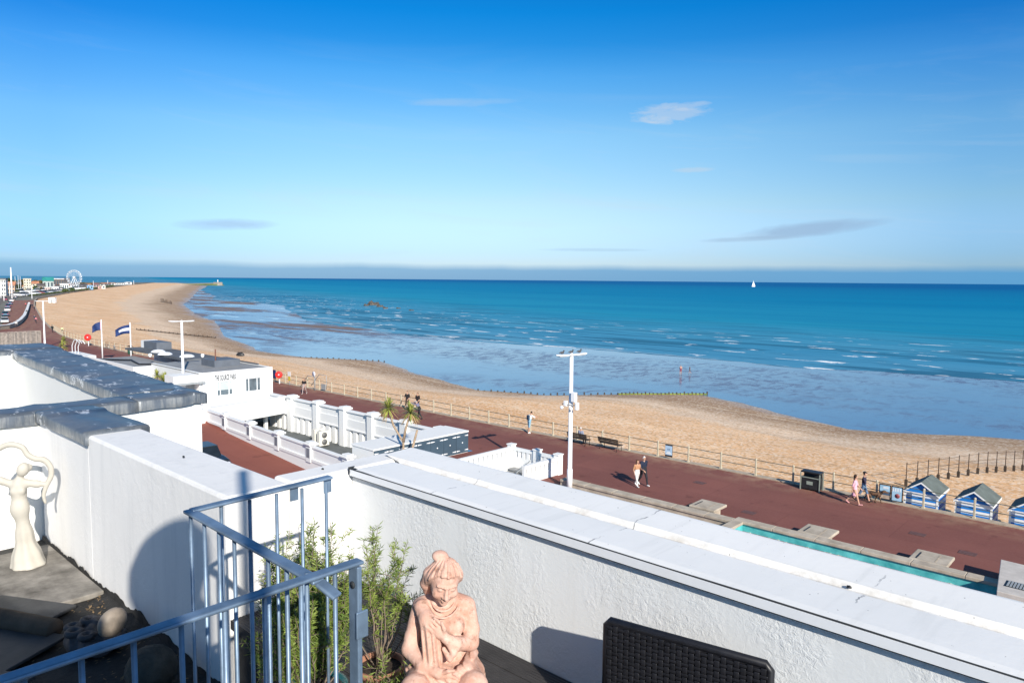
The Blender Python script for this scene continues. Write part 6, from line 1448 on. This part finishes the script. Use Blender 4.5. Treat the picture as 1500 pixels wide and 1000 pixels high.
for i, (x, yb, lb) in enumerate(((30, 431, 'white van parked left of the green tree by the distant road'), (45, 430, 'white van parked in front of the tall cream house'), (57, 429.5, 'white van parked below the low dark arcade'), (68, 428.5, 'white van parked beside the pink and white stall'), (84, 427.5, 'white van parked below the white kiosk'), (92, 426.5, 'white van parked below the pale pavilion'), (112, 425.5, 'white van parked at the right foot of the big wheel'), (120, 424.5, 'white van parked in front of the dark shed'))):
    p = at(x, yb, 0); k = make_car((.74, .74, .74)); put(k, (p.x, p.y, 0), R(40 + 25 * (i % 4)), lb); k.scale = (1.5, 1.7, 2.4); k['group'] = 'white vans in front of the distant town'
for i, (x, yb, yt, lb) in enumerate(((27.5, 428, 403.5, 'thin mast left of the tall cream house'), (30.5, 428, 404.5, 'thin mast nearest the tall cream house on its left'), (23, 428, 405, 'thin mast right of the tall white mast'), (70, 427, 413, 'thin pole beside the pink and white stall'), (137, 421, 411, 'thin pole right of the pale blue kiosk'), (158, 418.5, 410.5, 'thin pole above the grey shed'), (196, 417, 411, 'thin pole at the right end of the white marquees'))):
    p = at(x, yb, 0); k = (p - EYE).dot(_f) / F; t = thing('slender_mast', lb, 'mast', tuple(p), 0, 'thin masts above the distant town'); mb = MB(); mb.tube([p, p + Vector((0, 0, (yb - yt) * k))], [.35 * k, .2 * k], 6); mb.build('pole', METALW, t); mb = MB(); mb.cbox(p.x, p.y, 0, 1.2 * k, 1.2 * k, .5 * k); mb.build('base', CONC, t)
# ---------------------------------------------------------------- on the beach and in the water
def Bz(x, y): 
    t_ = (y - Yland(x)) / max(1, Yedge(x) - Yland(x)); return float(np.interp(t_, [0, .05, .35, .5, .72, 1, 1.12], [-.75, -.8, -1.15, -1.75, -2.5, -3.47, -3.9]))
p = at(77, 443.5, -.8); k = (p - EYE).dot(_f) / F; T = thing('beach_cabin', 'plain white cabin standing alone on the shingle', 'cabin', tuple(p)); ang = AZ
for nm, b_, m_ in (('wall', (-4.6, -2, 0, 4.6, 2, 7.2), METALW), ('roof', (-5, -2.3, 7.2, 5, 2.3, 7.8), FLW), ('door', (-1.2, -2.1, 0, 1.2, -2.001, 5), FRAMEG)):
    mb = MB(); mb.box(*[q * k for q in b_]); o = mb.build(nm, m_, T, local=True)
T.rotation_euler = (0, 0, AZ)
p = at(352, 520.5, -1.6); T = thing('upturned_boat', 'small dark upturned boat lying on the shingle beyond the pavilion', 'boat', tuple(p)); mb = MB(); add_surface(mb, lambda P: smax(g_ell(P, (0, 0, 0), (1.5, .7, .75)), -P[..., 2], .05), (-1.8, -1, -.1), (1.8, 1, 1), .08); mb.build('hull', BLACKM, T, local=True); mb = MB(); mb.box(-1.3, -.03, .70, 1.2, .03, .80); mb.build('keel', BLACKM, T, local=True); T.rotation_euler = (0, 0, R(40)); T.scale = (.5, .5, .75)
GW = M('groyne_timber', (.055, .042, .032), .9, .35, 4, .5, 20, .02); WEED = M('green_weed', (.16, .20, .03), .9, .45, 2, .5, 10, .03)
def groyne(label, a, b, n, h, weed=None, r=.13, planks=True):
    a, b = Vector(a), Vector(b); t = thing('timber_groyne', label, 'groyne', tuple(a)); d = (b - a)
    for i in range(n):
        p = a + d * i / (n - 1); p.z = min(p.z, max(-3.5, Bz(p.x, p.y))) - .3; mb = MB(); mb.tube([p, p + Vector((random.uniform(-.04, .04), 0, h + .3 + random.uniform(-.1, .1)))], r, 7); mb.build('post', GW, t)
    if planks:
        mb = MB()
        for i in range(n - 1):
            p, q = a + d * i / (n - 1), a + d * (i + 1) / (n - 1); p.z = max(-3.5, Bz(p.x, p.y)) + h * .22; q.z = max(-3.5, Bz(q.x, q.y)) + h * .22; mb.beam(p, q, .12, h * .55)
        mb.build('planking', GW if weed is None else weed, t)
random.seed(2)
groyne('dark groyne posts down the shingle to the wet sand behind the tall lamp', at(700, 573, -3.2), at(905, 579, -3.4), 22, .26, None, .10, False)
groyne('weed covered green groyne ending on the wet sand', at(905, 579, -3.4), at(1036, 578, -3.5), 24, .36, WEED, .10)
groyne('line of low posts along the waterline left of centre', at(440, 524, -3.3), at(563, 529, -3.4), 16, .22, None, .13, False)
groyne('long low timber groyne crossing the shingle beyond the pavilion roof', at(200, 482, -1.5), at(316, 492, -2.6), 20, .35, None, .10)
T = thing('groyne_stumps', 'cluster of old dark upright posts on the far shingle', 'posts', tuple(at(245, 443, -3)))
for i in range(10): p = at(236 + i * 1.7, 443 + .25 * i, -3.1); mb = MB(); mb.tube([p, p + Vector((0, 0, 2.1 + random.uniform(-.9, .8)))], .17, 6); mb.build('post', GW, T)
T = thing('groyne_handrail', 'line of dark stumps carrying thin rusty uprights and wires beside the beach huts', 'railing', (-9, 58, -1)); a, b = Vector((-12.2, 50.5, 0)), Vector((-7.0, 65.6, 0)); wl_ = [[], []]
for i in range(15):
    p = a + (b - a) * i / 14; z = Bz(p.x, p.y); mb = MB(); mb.cbox(p.x, p.y, z - .3, .16, .16, .75); mb.build('stump', GW, T); mb = MB(); mb.tube([(p.x, p.y, z + .45), (p.x, p.y, z + 1.55)], .03, 6); mb.build('upright', M('rusty_steel', (.075, .05, .035), .8, .3, 9) if i == 0 else bpy.data.materials['rusty_steel'], T); wl_[0].append((p.x, p.y, z + 1.45)); wl_[1].append((p.x, p.y, z + .98))
for w_ in wl_: mb = MB(); mb.tube(w_, .014, 5); mb.build('wire', bpy.data.materials['rusty_steel'], T)
ROCK = M('sea_rock', (.055, .050, .042), .9, .5, 1, .8, 4, .1, col2=(.14, .12, .10))
for i, (x, y, w_, h, lb) in enumerate(((546, 447, 15, 4, 'largest dark rock of the reef offshore, at its left end'), (536, 448, 7, 2, 'low dark rock at the left tip of the offshore reef'), (556, 449.5, 9, 2.4, 'dark rock just right of the largest reef rock'), (564, 452, 7, 2, 'low rock in the middle of the offshore reef'), (583, 452, 6, 1.2, 'small low rock toward the right of the offshore reef'), (602, 455, 7, 1.1, 'lowest rock at the right end of the offshore reef'))):
    p = at(x, y, -3.5); k = (p - EYE).dot(_f) / F; a_, hh = w_ * k / 2 * 1.15, h * k * 1.25; random.seed(i + 50)
    mb = MB(); add_surface(mb, lambda P: g_ell(P, (0, 0, 0), (a_, a_ * .9, hh)) + a_ * .16 * np.sin(P[..., 0] * 9 / a_ + i) * np.cos(P[..., 1] * 7 / a_) + hh * .25 * np.sin(P[..., 0] * 5 / a_), (-a_ * 1.4, -a_ * 1.4, -.5), (a_ * 1.4, a_ * 1.4, hh * 1.6), max(.16, a_ / 14))
    o = mb.build('rock', ROCK); o.location = (p.x, p.y, -3.55); o.rotation_euler = (0, 0, AZ); XF[o] = (Vector(o.location), AZ); tag(o, lb, 'rock', 'rocks of the offshore reef')
# harbour arm
a, b = at(268, 417.4, -3.5), at(322, 418.4, -3.5); k = (b - EYE).dot(_f) / F; T = thing('harbour_arm', 'low green and grey breakwater with a small beacon beyond the far beach', 'breakwater', tuple(b))
d = (b - a).normalized(); n_ = Vector((-d.y, d.x, 0))
def sec(p, w0, w1, h): return [p - n_ * w0, p + n_ * w0, p + n_ * w1 + Vector((0, 0, h)), p - n_ * w1 + Vector((0, 0, h))]
mb = MB(); A_, B_ = sec(a, 8 * k, 3 * k, 1.2 * k), sec(b, 8 * k, 3 * k, 3.2 * k); mb.add(A_ + B_, [(0, 1, 2, 3), (7, 6, 5, 4), (0, 4, 5, 1), (1, 5, 6, 2), (2, 6, 7, 3), (3, 7, 4, 0)]); mb.build('mound', M('weedy_rubble', (.13, .17, .07), .9, .4, .02), T)
mb = MB(); mb.beam(a + Vector((0, 0, 1.6 * k)), b + Vector((0, 0, 3.6 * k)), 3 * k, 1.0 * k); mb.build('parapet', CONC, T)
mb = MB(); e_ = b - d * 4.5 * k; mb.obox(e_ + Vector((0, 0, 2.6 * k)), d * 5 * k, n_ * 4 * k, (0, 0, 2.4 * k)); mb.build('pierhead', M('pier_stone', (.36, .30, .24), .9, .25, .05), T)
mb = MB(); mb.tube([e_ + Vector((0, 0, 5 * k)), e_ + Vector((0, 0, 7.6 * k))], [.7 * k, .5 * k], 8); mb.ball(tuple(e_ + Vector((0, 0, 8 * k))), .7 * k); mb.build('beacon', METALW, T)
# yacht
p = at(1103.5, 420, -3.5); k = (p - EYE).dot(_f) / F; T = thing('sailing_boat', 'lone white sailing boat near the horizon', 'sailboat', tuple(p)); ux = Vector((_r.x, _r.y, 0)).normalized(); uy = Vector((-ux.y, ux.x, 0))
mb = MB(); mb.extr([p - ux * 2.4 * k + Vector((0, 0, .8 * k)), p + ux * 3 * k + Vector((0, 0, .9 * k)), p + ux * 2 * k, p - ux * 2 * k], uy * 1.4 * k); mb.build('hull', METALW, T)
SAIL = M('sail_cloth', (.85, .85, .84), .7, .05, .2)
mb = MB(); mb.extr([p + Vector((0, 0, 1.2 * k)) + ux * .3 * k, p + Vector((0, 0, 1.2 * k)) + ux * 2.7 * k, p + Vector((0, 0, 9 * k)) - ux * .2 * k], uy * .3 * k); mb.build('main_sail', SAIL, T)
mb = MB(); mb.extr([p + Vector((0, 0, 1.2 * k)) - ux * .1 * k, p + Vector((0, 0, 1.2 * k)) - ux * 2.0 * k, p + Vector((0, 0, 8 * k)) - ux * .3 * k], uy * .3 * k); mb.build('jib', SAIL, T)
mb = MB(); mb.tube([p + Vector((0, 0, .5 * k)), p + Vector((0, 0, 9.6 * k))], .09 * k, 6); mb.build('mast', METALW, T)
